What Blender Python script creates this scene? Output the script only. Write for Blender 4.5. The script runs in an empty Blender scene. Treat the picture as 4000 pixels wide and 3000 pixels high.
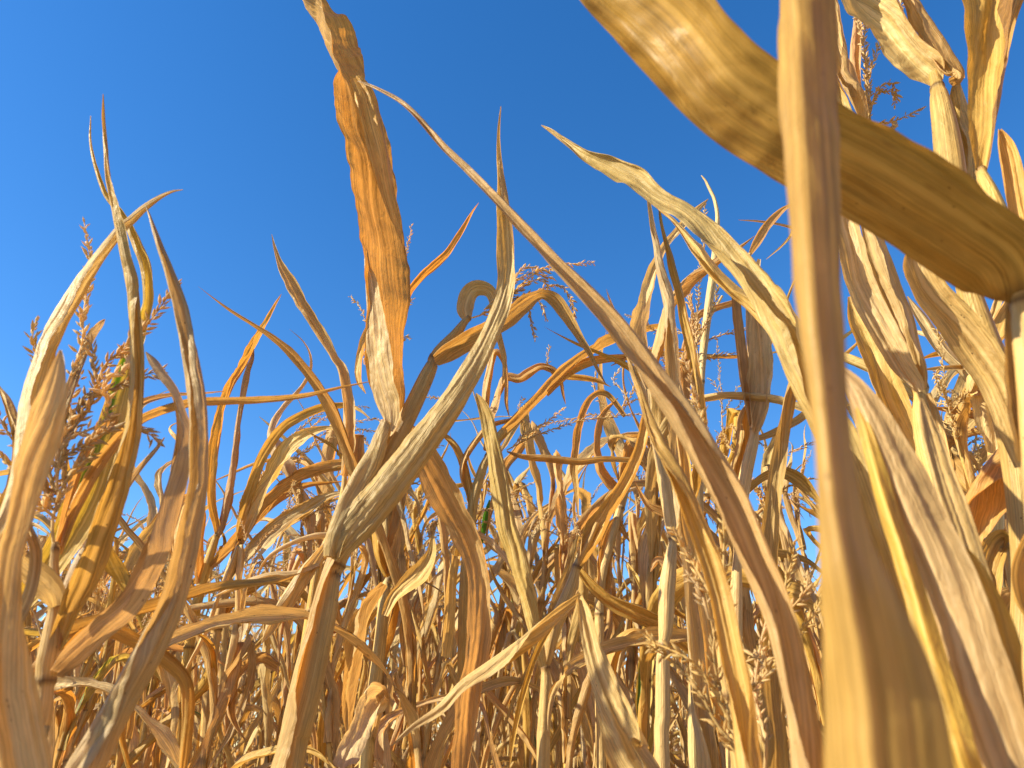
import bpy, math, random
import numpy as np
from mathutils import Vector

# ------------------------------------------------------------------ camera
scene = bpy.context.scene
CAMZ, PITCH, FPX = 1.0, math.radians(26.0), 2212 * 26 / 36.0
cam_data = bpy.data.cameras.new('camera')
cam_data.lens = 26.0
cam_data.sensor_width = 36.0
cam_data.clip_start = 0.02
cam_data.clip_end = 2000.0
cam_data.dof.use_dof = True
cam_data.dof.focus_distance = 1.55
cam_data.dof.aperture_fstop = 9.0
cam = bpy.data.objects.new('camera', cam_data)
cam.location = (0, 0, CAMZ)
cam.rotation_euler = (math.pi / 2 + PITCH, 0, 0)
scene.collection.objects.link(cam)
scene.camera = cam

# ------------------------------------------------------------------ sky and sun
SUN_EL, SUN_AZ = math.radians(33.0), math.radians(-104.0)     # azimuth from +Y towards +X
world = bpy.data.worlds.new('World')
scene.world = world
world.use_nodes = True
wn, wl = world.node_tree.nodes, world.node_tree.links
wn.clear()
sky = wn.new('ShaderNodeTexSky')
sky.sky_type = 'NISHITA'
sky.sun_disc = False
sky.sun_elevation = SUN_EL
sky.sun_rotation = SUN_AZ
sky.air_density = 1.0
sky.dust_density = 0.1
sky.ozone_density = 3.0
hsv = wn.new('ShaderNodeHueSaturation')
hsv.inputs['Saturation'].default_value = 1.31
hsv.inputs['Hue'].default_value = 0.505
bg = wn.new('ShaderNodeBackground')
bg.inputs['Strength'].default_value = 0.102
wo = wn.new('ShaderNodeOutputWorld')
wl.new(sky.outputs[0], hsv.inputs['Color'])
wl.new(hsv.outputs[0], bg.inputs['Color'])
wl.new(bg.outputs[0], wo.inputs['Surface'])

sun_data = bpy.data.lights.new('sun', 'SUN')
sun_data.energy = 5.0
sun_data.angle = math.radians(0.53)
sun_data.color = (1.0, 0.87, 0.62)
sun = bpy.data.objects.new('sun', sun_data)
sd = Vector((math.sin(SUN_AZ) * math.cos(SUN_EL), math.cos(SUN_AZ) * math.cos(SUN_EL), math.sin(SUN_EL)))
sun.rotation_euler = sd.to_track_quat('Z', 'Y').to_euler()
sun.location = sd * 50
scene.collection.objects.link(sun)

scene.view_settings.view_transform = 'Standard'
scene.view_settings.look = 'None'
scene.view_settings.exposure = 1.2
scene.view_settings.gamma = 1.0
scene.render.engine = 'CYCLES'
scene.cycles.max_bounces = 8
scene.cycles.diffuse_bounces = 4
scene.cycles.transmission_bounces = 5

RNG = random.Random(7)

# ------------------------------------------------------------------ materials
def leaf_material(name, c1, c2, c3, trans, transl=0.38, green=0.0, speck=0.5, rough=0.45, hue_var=1.0, bump=0.5):
    """c1 pale straw, c2 tan, c3 stain colour; streaks follow the leaf's length (metric UV)."""
    m = bpy.data.materials.new(name)
    m.use_nodes = True
    n, l = m.node_tree.nodes, m.node_tree.links
    n.clear()
    def N(t, **kw):
        x = n.new(t)
        for k, v in kw.items():
            setattr(x, k, v)
        return x
    def math_(op, a, b=None, clamp=False):
        x = N('ShaderNodeMath', operation=op, use_clamp=clamp)
        for i, v in enumerate((a, b)):
            if v is None: continue
            if isinstance(v, (int, float)): x.inputs[i].default_value = v
            else: l.new(v, x.inputs[i])
        return x.outputs[0]
    def mix(f, a, b, mode='MIX'):
        x = N('ShaderNodeMix', data_type='RGBA', blend_type=mode)
        if isinstance(f, (int, float)): x.inputs[0].default_value = f
        else: l.new(f, x.inputs[0])
        for i, v in ((6, a), (7, b)):
            if isinstance(v, tuple): x.inputs[i].default_value = (*v, 1)
            else: l.new(v, x.inputs[i])
        return x.outputs[2]
    def rng(v, a, b, c=0.0, d=1.0):
        x = N('ShaderNodeMapRange')
        l.new(v, x.inputs[0])
        for i, q in enumerate((a, b, c, d)): x.inputs[i + 1].default_value = q
        return x.outputs[0]
    oi = N('ShaderNodeObjectInfo')
    uv = N('ShaderNodeUVMap', uv_map='UVMap')
    un = N('ShaderNodeUVMap', uv_map='norm')
    sep = N('ShaderNodeSeparateXYZ'); l.new(un.outputs[0], sep.inputs[0])
    off = N('ShaderNodeCombineXYZ')
    l.new(math_('MULTIPLY', oi.outputs['Random'], 37.0), off.inputs[2])
    def streak(sx, sy, detail, dist=0.0):
        mp = N('ShaderNodeVectorMath', operation='MULTIPLY')
        l.new(uv.outputs[0], mp.inputs[0]); mp.inputs[1].default_value = (sx, sy, 1)
        ad = N('ShaderNodeVectorMath', operation='ADD')
        l.new(mp.outputs[0], ad.inputs[0]); l.new(off.outputs[0], ad.inputs[1])
        t = N('ShaderNodeTexNoise')
        t.inputs['Scale'].default_value = 1.0
        t.inputs['Detail'].default_value = detail
        t.inputs['Distortion'].default_value = dist
        l.new(ad.outputs[0], t.inputs['Vector'])
        return t.outputs[0]
    s_f = streak(1100, 6, 2)           # fine veins
    s_m = streak(330, 2.5, 3, 0.2)      # broader bands
    s_b = streak(32, 7, 5, 0.8)       # stains
    s_l = streak(9, 2.2, 2)           # slow tone change
    s_w = streak(140, 30, 4, 0.5)      # blotchy weathering
    f = rng(s_m, 0.15, 0.85)
    col = mix(f, c1, c2)
    col = mix(rng(s_l, 0.35, 0.68, 0.0, 0.75), col, c2)
    col = mix(rng(s_b, 0.50, 0.78, 0.0, 0.42), col, c3)
    fv = rng(s_f, 0.3, 0.7, 0.66, 1.2)
    vx = N('ShaderNodeCombineXYZ')
    for i in range(3): l.new(fv, vx.inputs[i])
    col = mix(1.0, col, vx.outputs[0], 'MULTIPLY')
    fw = rng(s_w, 0.36, 0.66, 0.86, 1.1)
    vw = N('ShaderNodeCombineXYZ')
    for i in range(3): l.new(fw, vw.inputs[i])
    col = mix(1.0, col, vw.outputs[0], 'MULTIPLY')
    # paler midrib
    d = math_('ABSOLUTE', math_('SUBTRACT', sep.outputs[0], 0.5))
    rib = rng(d, 0.018, 0.045, 0.65, 0.0)
    col = mix(rib, col, tuple(min(1, c * 1.15) for c in c1))
    # browner, drier edges and tip
    edge = math_('MULTIPLY', rng(d, 0.455, 0.5, 0.0, 0.5), rng(s_b, 0.4, 0.6))
    col = mix(edge, col, (0.22, 0.10, 0.04))
    tip = rng(sep.outputs[1], 0.0, 0.10, 0.45, 0.0)
    col = mix(tip, col, (0.30, 0.17, 0.08))
    # dark collar where the blade leaves its sheath is in the mesh attribute
    at = N('ShaderNodeAttribute', attribute_name='dark')
    col = mix(at.outputs['Fac'], col, (0.10, 0.05, 0.025))
    if green > 0:
        g = math_('MULTIPLY', rng(s_b, 0.36, 0.52), rng(s_l, 0.35, 0.55), clamp=True)
        if green < 1:
            band = rng(math_('ABSOLUTE', math_('SUBTRACT', sep.outputs[0], 0.80)), 0.04, 0.13, 1.0, 0.0)
            g = math_('MULTIPLY', band, math_('MULTIPLY', rng(sep.outputs[1], 0.42, 0.55), rng(sep.outputs[1], 0.9, 0.8)))
            col = mix(math_('MULTIPLY', g, rng(s_b, 0.3, 0.5, 0.6, 1.0)), col, (0.10, 0.17, 0.03))
        else:
            col = mix(math_('MULTIPLY', g, 0.5, clamp=True), (0.07, 0.17, 0.03), (0.20, 0.26, 0.06))
    # mould specks
    mp = N('ShaderNodeVectorMath', operation='MULTIPLY')
    l.new(uv.outputs[0], mp.inputs[0]); mp.inputs[1].default_value = (230, 130, 1)
    vo = N('ShaderNodeTexVoronoi'); vo.inputs['Scale'].default_value = 1.0
    l.new(mp.outputs[0], vo.inputs['Vector'])
    sepc = N('ShaderNodeSeparateColor'); l.new(vo.outputs['Color'], sepc.inputs[0])
    mp2 = N('ShaderNodeVectorMath', operation='MULTIPLY')
    l.new(uv.outputs[0], mp2.inputs[0]); mp2.inputs[1].default_value = (110, 42, 1)
    vo2 = N('ShaderNodeTexVoronoi'); vo2.inputs['Scale'].default_value = 1.0
    l.new(mp2.outputs[0], vo2.inputs['Vector'])
    sepc2 = N('ShaderNodeSeparateColor'); l.new(vo2.outputs['Color'], sepc2.inputs[0])
    sp2 = math_('MULTIPLY', rng(vo2.outputs['Distance'], 0.05, 0.28, 1.0, 0.0), rng(sepc2.outputs[0], 0.90, 0.92))
    col = mix(math_('MULTIPLY', sp2, speck * 0.8, clamp=True), col, (0.16, 0.08, 0.035))
    sp = math_('MULTIPLY', rng(vo.outputs['Distance'], 0.10, 0.2, 1.0, 0.0), rng(sepc.outputs[0], 0.93, 0.94))
    col = mix(math_('MULTIPLY', sp, speck, clamp=True), col, (0.06, 0.03, 0.015))
    hs = N('ShaderNodeHueSaturation')
    l.new(col, hs.inputs['Color'])
    l.new(rng(oi.outputs['Random'], 0, 1, 0.5 - 0.005 * hue_var, 0.5 + 0.009 * hue_var), hs.inputs['Hue'])
    r2 = math_('FRACT', math_('MULTIPLY', oi.outputs['Random'], 13.7))
    l.new(rng(r2, 0, 1, 1 - 0.14 * hue_var, 1 + 0.13 * hue_var), hs.inputs['Value'])
    r3 = math_('FRACT', math_('MULTIPLY', oi.outputs['Random'], 71.3))
    l.new(rng(r3, 0, 1, 0.88, 1.14), hs.inputs['Saturation'])
    col = hs.outputs[0]
    # bump
    s_c = streak(75, 28, 3, 1.0)
    h = math_('ADD', math_('ADD', math_('MULTIPLY', s_c, 2.6), math_('MULTIPLY', s_f, 0.5)), math_('ADD', math_('MULTIPLY', s_m, 1.3), math_('MULTIPLY', s_w, 0.5)))
    bp = N('ShaderNodeBump'); bp.inputs['Strength'].default_value = bump; bp.inputs['Distance'].default_value = 0.0022
    l.new(h, bp.inputs['Height'])
    pb = N('ShaderNodeBsdfPrincipled')
    l.new(col, pb.inputs['Base Color']); l.new(bp.outputs[0], pb.inputs['Normal'])
    pb.inputs['Roughness'].default_value = rough
    pb.inputs['Specular IOR Level'].default_value = 0.22
    tr = N('ShaderNodeBsdfTranslucent')
    l.new(mix(1.0, col, trans, 'MULTIPLY'), tr.inputs['Color']); l.new(bp.outputs[0], tr.inputs['Normal'])
    ms = N('ShaderNodeMixShader'); ms.inputs[0].default_value = transl
    l.new(pb.outputs[0], ms.inputs[1]); l.new(tr.outputs[0], ms.inputs[2])
    out = N('ShaderNodeOutputMaterial'); l.new(ms.outputs[0], out.inputs['Surface'])
    return m

M = {}
M['pale'] = leaf_material('dry_leaf_pale', (0.64, 0.50, 0.26), (0.56, 0.40, 0.17), (0.45, 0.28, 0.10), (1.3, 1.0, 0.62), 0.36)
M['tan'] = leaf_material('dry_leaf_tan', (0.60, 0.42, 0.17), (0.52, 0.33, 0.11), (0.40, 0.23, 0.07), (1.22, 0.95, 0.6), 0.38)
M['orange'] = leaf_material('dry_leaf_orange', (0.61, 0.42, 0.17), (0.54, 0.34, 0.115), (0.44, 0.24, 0.07), (1.35, 0.9, 0.5), 0.42)
M['pink'] = leaf_material('dry_leaf_pinkish', (0.62, 0.46, 0.23), (0.55, 0.38, 0.155), (0.44, 0.26, 0.09), (1.3, 0.95, 0.55), 0.34, speck=0.9)
M['striped'] = leaf_material('dry_leaf_green_stripe', (0.58, 0.44, 0.20), (0.50, 0.36, 0.13), (0.40, 0.25, 0.08), (1.3, 1.1, 0.45), 0.36, green=0.5)
M['green'] = leaf_material('green_leaf', (0.10, 0.20, 0.04), (0.08, 0.16, 0.03), (0.12, 0.18, 0.04), (1.0, 1.5, 0.4), 0.35, green=1.0)
M['stalk'] = leaf_material('dry_stalk', (0.64, 0.46, 0.19), (0.56, 0.37, 0.13), (0.44, 0.25, 0.08), (1.2, 0.9, 0.5), 0.14, speck=0.6, rough=0.45)
M['stalkbrown'] = leaf_material('weathered_stalk', (0.60, 0.42, 0.20), (0.52, 0.33, 0.13), (0.32, 0.17, 0.07), (1.2, 0.9, 0.5), 0.14, speck=1.0, rough=0.5)
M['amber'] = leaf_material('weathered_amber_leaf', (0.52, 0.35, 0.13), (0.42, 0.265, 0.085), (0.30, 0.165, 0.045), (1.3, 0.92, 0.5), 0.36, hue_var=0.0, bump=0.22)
M['tassel'] = leaf_material('dry_tassel', (0.76, 0.60, 0.32), (0.69, 0.51, 0.24), (0.56, 0.38, 0.16), (1.2, 0.98, 0.62), 0.42, speck=0.0, rough=0.6, bump=0.0)

def soil_material():
    m = bpy.data.materials.new('dry_soil'); m.use_nodes = True
    n, l = m.node_tree.nodes, m.node_tree.links
    b = n['Principled BSDF']; b.inputs['Roughness'].default_value = 0.95
    tc = n.new('ShaderNodeTexCoord'); t = n.new('ShaderNodeTexNoise')
    t.inputs['Scale'].default_value = 3.0; t.inputs['Detail'].default_value = 9
    l.new(tc.outputs['Object'], t.inputs['Vector'])
    r = n.new('ShaderNodeValToRGB'); l.new(t.outputs[0], r.inputs[0])
    r.color_ramp.elements[0].color = (0.20, 0.13, 0.07, 1); r.color_ramp.elements[1].color = (0.42, 0.29, 0.15, 1)
    r.color_ramp.elements[0].position = 0.35; r.color_ramp.elements[1].position = 0.65
    l.new(r.outputs[0], b.inputs['Base Color'])
    bp = n.new('ShaderNodeBump'); bp.inputs['Distance'].default_value = 0.03; l.new(t.outputs[0], bp.inputs['Height'])
    l.new(bp.outputs[0], b.inputs['Normal'])
    return m
M['soil'] = soil_material()

# ------------------------------------------------------------------ mesh helpers
def resample(P, n, closed=False):
    """Catmull-Rom through the rows of P (any number of channels, first three are x,y,z) -> n rows, even in length."""
    P = np.asarray(P, float)
    if len(P) == 2: P = np.vstack([P[0], (P[0] + P[1]) / 2, P[1]])
    Q = np.vstack([2 * P[0] - P[1], P, 2 * P[-1] - P[-2]])
    out = []
    for i in range(1, len(Q) - 2):
        p0, p1, p2, p3 = Q[i - 1], Q[i], Q[i + 1], Q[i + 2]
        t = np.linspace(0, 1, 12, endpoint=False)[:, None]
        out.append(0.5 * ((2 * p1) + (-p0 + p2) * t + (2 * p0 - 5 * p1 + 4 * p2 - p3) * t ** 2 + (-p0 + 3 * p1 - 3 * p2 + p3) * t ** 3))
    out.append(Q[-2][None])
    C = np.vstack(out)
    s = np.concatenate([[0], np.cumsum(np.linalg.norm(np.diff(C[:, :3], axis=0), axis=1))])
    si = np.linspace(0, s[-1], n)
    return np.stack([np.interp(si, s, C[:, k]) for k in range(C.shape[1])], 1), si

def norm(a):
    return a / np.maximum(np.linalg.norm(a, axis=-1, keepdims=True), 1e-9)

def wav(x, rs, n=4, f0=1.0, grow=1.9):
    r = np.zeros_like(x); a = 1.0
    for k in range(n):
        r += a * np.sin(x * f0 * grow ** k * (0.8 + 0.4 * rs.rand()) + rs.rand() * 6.283)
        a *= 0.62
    return r / 1.8

def new_mesh(name, V, F, uv=None, un=None, dark=None, mat=None):
    me = bpy.data.meshes.new(name)
    V = np.ascontiguousarray(V, dtype=np.float32); F = np.ascontiguousarray(F, dtype=np.int32)
    k = F.shape[1]
    me.vertices.add(len(V)); me.vertices.foreach_set('co', V.ravel())
    me.loops.add(F.size); me.loops.foreach_set('vertex_index', F.ravel())
    me.polygons.add(len(F)); me.polygons.foreach_set('loop_start', np.arange(0, F.size, k, dtype=np.int32))
    me.update(calc_edges=True)
    me.polygons.foreach_set('use_smooth', np.ones(len(F), dtype=bool))
    idx = F.ravel()
    for nm, a in (('UVMap', uv), ('norm', un)):
        lay = me.uv_layers.new(name=nm)
        if a is not None: lay.data.foreach_set('uv', np.ascontiguousarray(a[idx], dtype=np.float32).ravel())
    if dark is not None:
        at = me.attributes.new('dark', 'FLOAT', 'POINT'); at.data.foreach_set('value', np.ascontiguousarray(dark, dtype=np.float32))
    if mat: me.materials.append(mat)
    me.validate()
    return me

def grid_faces(nv, nu, wrap=False):
    i = np.arange(nv - 1)[:, None]; j = np.arange(nu if wrap else nu - 1)[None, :]
    a = i * nu + j; b = i * nu + (j + 1) % nu
    return np.stack([a, b, b + nu, a + nu], -1).reshape(-1, 4)

def link(name, me, parent=None):
    o = bpy.data.objects.new(name, me); scene.collection.objects.link(o)
    if parent is not None: o.parent = parent
    return o

def leaf_mesh(C, normals, mat, seed, nu=15, nv=60, ripple=0.10, wrinkle=0.03, center=True, rip_f=38.0, rn=1.0, dark=None, nick=1.0, pleat=0.5):
    """C rows: x y z width roll curl vfold el er (tip first). normals: a point to face, or a function(T, i) -> (n,3)."""
    rs = np.random.RandomState(seed)
    R, s = resample(C, nv)
    P = R[:, :3]; W = np.maximum(R[:, 3], 0.0006)
    T = norm(np.gradient(P, axis=0))
    Nn = normals(P, T)
    Nn = norm(Nn - (Nn * T).sum(1, keepdims=True) * T)
    B = np.cross(T, Nn)
    roll = (R[:, 4] + rn * 0.20 * wav(s, rs, 3, 13) + 0.05 * wav(s, rs, 3, 60))[:, None]
    N2 = Nn * np.cos(roll) + B * np.sin(roll)
    B2 = np.cross(T, N2)
    u = np.linspace(-1, 1, nu)[None, :]
    A = R[:, 5][:, None] * (1 + 0.12 * wav(s[:, None] * 1.0, rs, 3, 14)); Vf = R[:, 6][:, None]; EL = R[:, 7][:, None]; ER = R[:, 8][:, None]
    ss = s[:, None]
    EL = EL * (1 + 0.12 * wav(ss, rs, 3, 20)); ER = ER * (1 + 0.12 * wav(ss, rs, 3, 20))
    sm = lambda x: np.clip(x, 0, 1) ** 2 * (3 - 2 * np.clip(x, 0, 1))
    th = A * u + Vf * np.tanh(u / 0.07)
    th = th - 2.9 * sm((-u - (1 - EL)) / 0.16 + 0.5) * (EL > 0.03) + 2.9 * sm((u - (1 - ER)) / 0.16 + 0.5) * (ER > 0.03)
    npl = 6 if nu > 14 else 4 if nu > 8 else 2
    sg = 1 if rs.rand() < .5 else -1
    for j_ in range(npl):
        c_ = -0.8 + 1.6 * (j_ + .5) / npl + rs.uniform(-.1, .1) + 0.10 * wav(ss, rs, 3, 6)
        a_ = sg * (-1) ** j_ * pleat * rs.uniform(.6, 1.2) * (1 + 0.6 * wav(ss, rs, 3, 10))
        th = th + a_ * np.tanh((u - c_) / (0.05 if nu > 14 else .12))
    du = 2.0 / (nu - 1)
    cx, cz = np.cos(th), np.sin(th)
    x = np.concatenate([np.zeros((nv, 1)), np.cumsum((cx[:, 1:] + cx[:, :-1]) / 2 * du, 1)], 1)
    z = np.concatenate([np.zeros((nv, 1)), np.cumsum((cz[:, 1:] + cz[:, :-1]) / 2 * du, 1)], 1)
    m = nu // 2
    x -= x[:, m:m + 1]; z -= z[:, m:m + 1]
    nk = lambda q: nick * 0.30 * np.clip(wav(ss + q, rs, 3, 130) - 0.9, 0, 1) + nick * 0.05 * np.clip(wav(ss + q, rs, 2, 420), 0, 1)
    edge_in = np.where(u < 0, nk(0.0), nk(2.7)) * np.clip((np.abs(u) - 0.72) / 0.28, 0, 1)
    x = x - x * edge_in; z = z - z * edge_in
    shift = 0.0
    if center:
        r0 = R[:, 4][:, None]
        xa = x * np.cos(r0) + z * np.sin(r0)
        ext = xa.max(1, keepdims=True) - xa.min(1, keepdims=True)
        k = W[:, None] / np.maximum(ext, 0.35)
        flatw = W / np.maximum(ext[:, 0], 0.35)
        shift = (xa.max(1, keepdims=True) + xa.min(1, keepdims=True)) / 2
    else:
        k = W[:, None] / 2; flatw = W / 2
    k = np.broadcast_to(k, (nv, 1)) * (1 + 0.05 * min(1, nick) * wav(s, rs, 4, 22)[:, None])
    # frilled edges and shallow wrinkles
    fr = np.where(u < 0, wav(ss, rs, 3, rip_f), wav(ss + 3.1, rs, 3, rip_f))
    z = z + ripple * fr * np.abs(u) ** 2.2
    x = x + 0.45 * ripple * np.where(u < 0, wav(ss, rs, 3, rip_f * 1.4), wav(ss + 5, rs, 3, rip_f * 1.4)) * np.abs(u) ** 3
    z = z + wrinkle * (wav(ss + 0.02 * u + 0 * u, rs, 4, 60) * np.sin(u * 5 + rs.rand() * 6) + 0.4 * np.sin(u * 17 + 2.2 * wav(ss, rs, 3, 9)))
    if nu > 26: z = z + 0.009 * np.sin(u * 41 + 3 * wav(ss, rs, 3, 7)) * (1 + wav(ss, rs, 3, 25)) + 0.012 * np.sin(u * 9 + 40 * ss + 2 * wav(ss, rs, 4, 80)) * np.clip(wav(ss, rs, 3, 11), 0, 1)
    V = P[:, None, :] + B2[:, None, :] * (x * k)[..., None] + N2[:, None, :] * (z * k)[..., None]
    if center: V = V - (B * (shift * k))[:, None, :]
    uvx = (u * flatw[:, None]); uvy = np.broadcast_to(ss, uvx.shape)
    uvm = np.stack([uvx + (seed % 97) * 0.13, uvy + (seed % 31) * 0.37], -1).reshape(-1, 2)
    unn = np.stack([np.broadcast_to((u + 1) / 2, uvx.shape), np.broadcast_to((s / s[-1])[:, None], uvx.shape)], -1).reshape(-1, 2)
    dk = np.zeros((nv, nu))
    if dark is not None:
        for (f, w_) in dark:
            dk = np.maximum(dk, 0.55 * np.exp(-((s / s[-1] - f) / w_) ** 2)[:, None] * np.ones((1, nu)))
    return new_mesh('leaf', V.reshape(-1, 3), grid_faces(nv, nu), uvm, unn, dk.ravel(), mat)

def stalk_mesh(C, node_s, mat, seed, ns=14, nl=90):
    """C rows: x y z radius (top first or bottom first). node_s: positions along (metres) of the dark nodes."""
    rs = np.random.RandomState(seed)
    R, s = resample(C, nl)
    # add rings near the nodes
    extra = []
    for q in node_s: extra += [q - .012, q - .006, q - .002, q, q + .002, q + .006, q + .012]
    if extra:
        se = np.clip(np.sort(np.concatenate([s, extra])), 0, s[-1])
        se = np.unique(np.round(se, 5))
        R = np.stack([np.interp(se, s, R[:, k]) for k in range(4)], 1); s = se
    P = R[:, :3]; T = norm(np.gradient(P, axis=0))
    ref = np.tile(np.array([0.0, -1.0, 0.15]), (len(P), 1))
    Nn = norm(ref - (ref * T).sum(1, keepdims=True) * T); B = np.cross(T, Nn)
    rad = R[:, 3].copy(); dk = np.zeros(len(s))
    for q in node_s:
        rad *= 1 + 0.13 * np.exp(-((s - q) / 0.004) ** 2) - 0.07 * np.exp(-((s - q - 0.007) / 0.004) ** 2)
        dk = np.maximum(dk, 0.8 * np.exp(-((s - q) / 0.0032) ** 2))
    a = np.linspace(0, 2 * math.pi, ns, endpoint=False)[None, :]
    rr = rad[:, None] * (1 + 0.035 * np.sin(a * 5 + rs.rand() * 6) + 0.02 * np.sin(a * 9 + s[:, None] * 4) + 0.10 * np.cos(2 * a))
    V = P[:, None] + Nn[:, None] * (rr * np.cos(a))[..., None] + B[:, None] * (rr * np.sin(a))[..., None]
    nl = len(s)
    uvx = a * rad.mean() + 0 * s[:, None]; uvy = s[:, None] + 0 * a
    uvm = np.stack([uvx + (seed % 53) * .11, uvy], -1).reshape(-1, 2)
    unn = np.stack([0.1 + 0.25 * np.abs(np.sin(a / 2)) + 0 * s[:, None], 0.2 + 0 * uvy], -1).reshape(-1, 2)
    return new_mesh('stalk', V.reshape(-1, 3), grid_faces(nl, ns, True), uvm, unn, np.repeat(dk, ns), mat)

def tassel_mesh(branches, seed, size=0.0095, gap=0.0042, stem=0.0012, mat=None, sides=5, spread=0.55, fat=0.18):
    """branches: list of (k,3) polylines, base first. Each carries pairs of pointed spikelets all round."""
    rs = np.random.RandomState(seed)
    VV, FF, UV, UN = [], [], [], []; base = 0
    ring = np.array([0.0, 0.26, 0.58, 1.0]); rr = np.array([0.18, 0.95, 0.85, 0.03])
    for br in branches:
        br = np.asarray(br, float)
        L = np.linalg.norm(np.diff(br, axis=0), axis=1).sum()
        n = max(6, int(L / 0.012))
        R, s = resample(br, n)
        R = R + np.stack([wav(s, rs, 3, 30), wav(s, rs, 3, 30), wav(s, rs, 3, 30)], 1) * 0.0018
        T = norm(np.gradient(R, axis=0)); ref = np.tile(np.array([0.3, 0.7, 0.5]), (n, 1))
        Nn = norm(ref - (ref * T).sum(1, keepdims=True) * T); B = np.cross(T, Nn)
        k = 5; a = np.linspace(0, 2 * math.pi, k, endpoint=False)[None, :]
        rad = (stem * (1.25 - 0.8 * s / s[-1]))[:, None]
        V = R[:, None] + Nn[:, None] * (rad * np.cos(a))[..., None] + B[:, None] * (rad * np.sin(a))[..., None]
        VV.append(V.reshape(-1, 3)); FF.append(grid_faces(n, k, True) + base); base += n * k
        UV.append(np.stack([a * stem + 0 * s[:, None], s[:, None] + 0 * a], -1).reshape(-1, 2)); UN.append(np.full((n * k, 2), 0.3))
        # spikelets
        q0 = 0.10 * L if L > 0.1 else 0.02
        qs = np.arange(q0, L, gap)
        m = len(qs)
        if m < 2: continue
        side = rs.rand(m) * 6.283
        side = np.where(rs.rand(m) < 0.75, np.arange(m) * 2.4 + 0.4 * rs.randn(m), side)
        idx = lambda A_: np.stack([np.interp(qs, s, A_[:, c]) for c in range(3)], 1)
        p, t, nn, bb = idx(R), norm(idx(T)), norm(idx(Nn)), norm(idx(B))
        rd = nn * np.cos(side)[:, None] + bb * np.sin(side)[:, None]
        ang = np.clip(spread + 0.22 * rs.randn(m), 0.12, 1.35)[:, None]
        d = norm(t * np.cos(ang) + rd * np.sin(ang) + np.array([0, 0, -0.08]))
        ln = size * (0.75 + 0.5 * rs.rand(m)) * np.where(qs > L * 0.93, 0.75, 1.0)
        e1 = norm(np.cross(d, rd + 0.01)); e2 = np.cross(d, e1)
        a = np.linspace(0, 2 * math.pi, sides, endpoint=False)
        w = ln * fat * (0.8 + 0.4 * rs.rand(m))
        V = (p[:, None, None] + rd[:, None, None] * stem * 0.7 + d[:, None, None] * (ln[:, None] * (ring[None] + 0.08))[:, :, None, None]
             + (e1[:, None, None] * np.cos(a)[None, None, :, None] + e2[:, None, None] * 0.7 * np.sin(a)[None, None, :, None])
             * (w[:, None] * rr[None])[:, :, None, None])
        g = grid_faces(4, sides, True)
        FF.append((g[None] + (np.arange(m) * 4 * sides)[:, None, None]).reshape(-1, 4) + base)
        VV.append(V.reshape(-1, 3)); base += m * 4 * sides
        uu = np.stack([np.broadcast_to(a[None, None] * 0.002 + (np.arange(m) * 0.017)[:, None, None], (m, 4, sides)),
                       np.broadcast_to(ring[None, :, None] * 0.02 + (np.arange(m) * 0.05)[:, None, None], (m, 4, sides))], -1)
        UV.append(uu.reshape(-1, 2)); UN.append(np.full((m * 4 * sides, 2), 0.3))
    return new_mesh('tassel', np.vstack(VV), np.vstack(FF), np.vstack(UV), np.vstack(UN), np.zeros(base), mat or M['tassel'])

# ------------------------------------------------------------------ ground
def ground():
    n = 60
    x = np.linspace(-1, 1, n); x = np.sign(x) * np.abs(x) ** 3 * 400
    X, Y = np.meshgrid(x, x)
    Z = 0.03 * np.sin(X * 8.4) * (np.abs(X) < 30)
    V = np.stack([X, Y, Z], -1).reshape(-1, 3)
    o = link('ground', new_mesh('ground', V, grid_faces(n, n), V[:, :2], V[:, :2], None, M['soil']))
    o['kind'] = 'structure'
ground()

# ------------------------------------------------------------------ turning a place in the view and a distance into a point of the field
cp, sp_ = math.cos(PITCH), math.sin(PITCH)
def pt(px, py, Y):
    a, b = (px - 1106.0) / FPX, (829.5 - py) / FPX
    r = np.array([a, cp - b * sp_, sp_ + b * cp])
    t = Y / r[1]
    return np.array([0, 0, CAMZ]) + r * t, t          # point, depth along the view axis
def facing_camera(P, T):
    return norm(np.array([0, 0, CAMZ])[None] - P)

def thing(name, loc, label, cat='corn plant', group='dry corn plants of the field'):
    e = bpy.data.objects.new(name, None); scene.collection.objects.link(e)
    e.empty_display_size = 0.1
    e.location = loc; e['label'] = label; e['category'] = cat
    if group: e['group'] = group
    return e

def localise(me, loc):
    co = np.empty(len(me.vertices) * 3, dtype=np.float32); me.vertices.foreach_get('co', co)
    co = co.reshape(-1, 3) - np.asarray(loc, dtype=np.float32)
    me.vertices.foreach_set('co', co.ravel()); me.update()
    return me

SEED = [100]
def prop(v, i, n):
    """scalar, or a short list spread along the leaf"""
    if isinstance(v, (int, float)): return float(v)
    return float(np.interp(i / max(1, n - 1), np.linspace(0, 1, len(v)), v))

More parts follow.
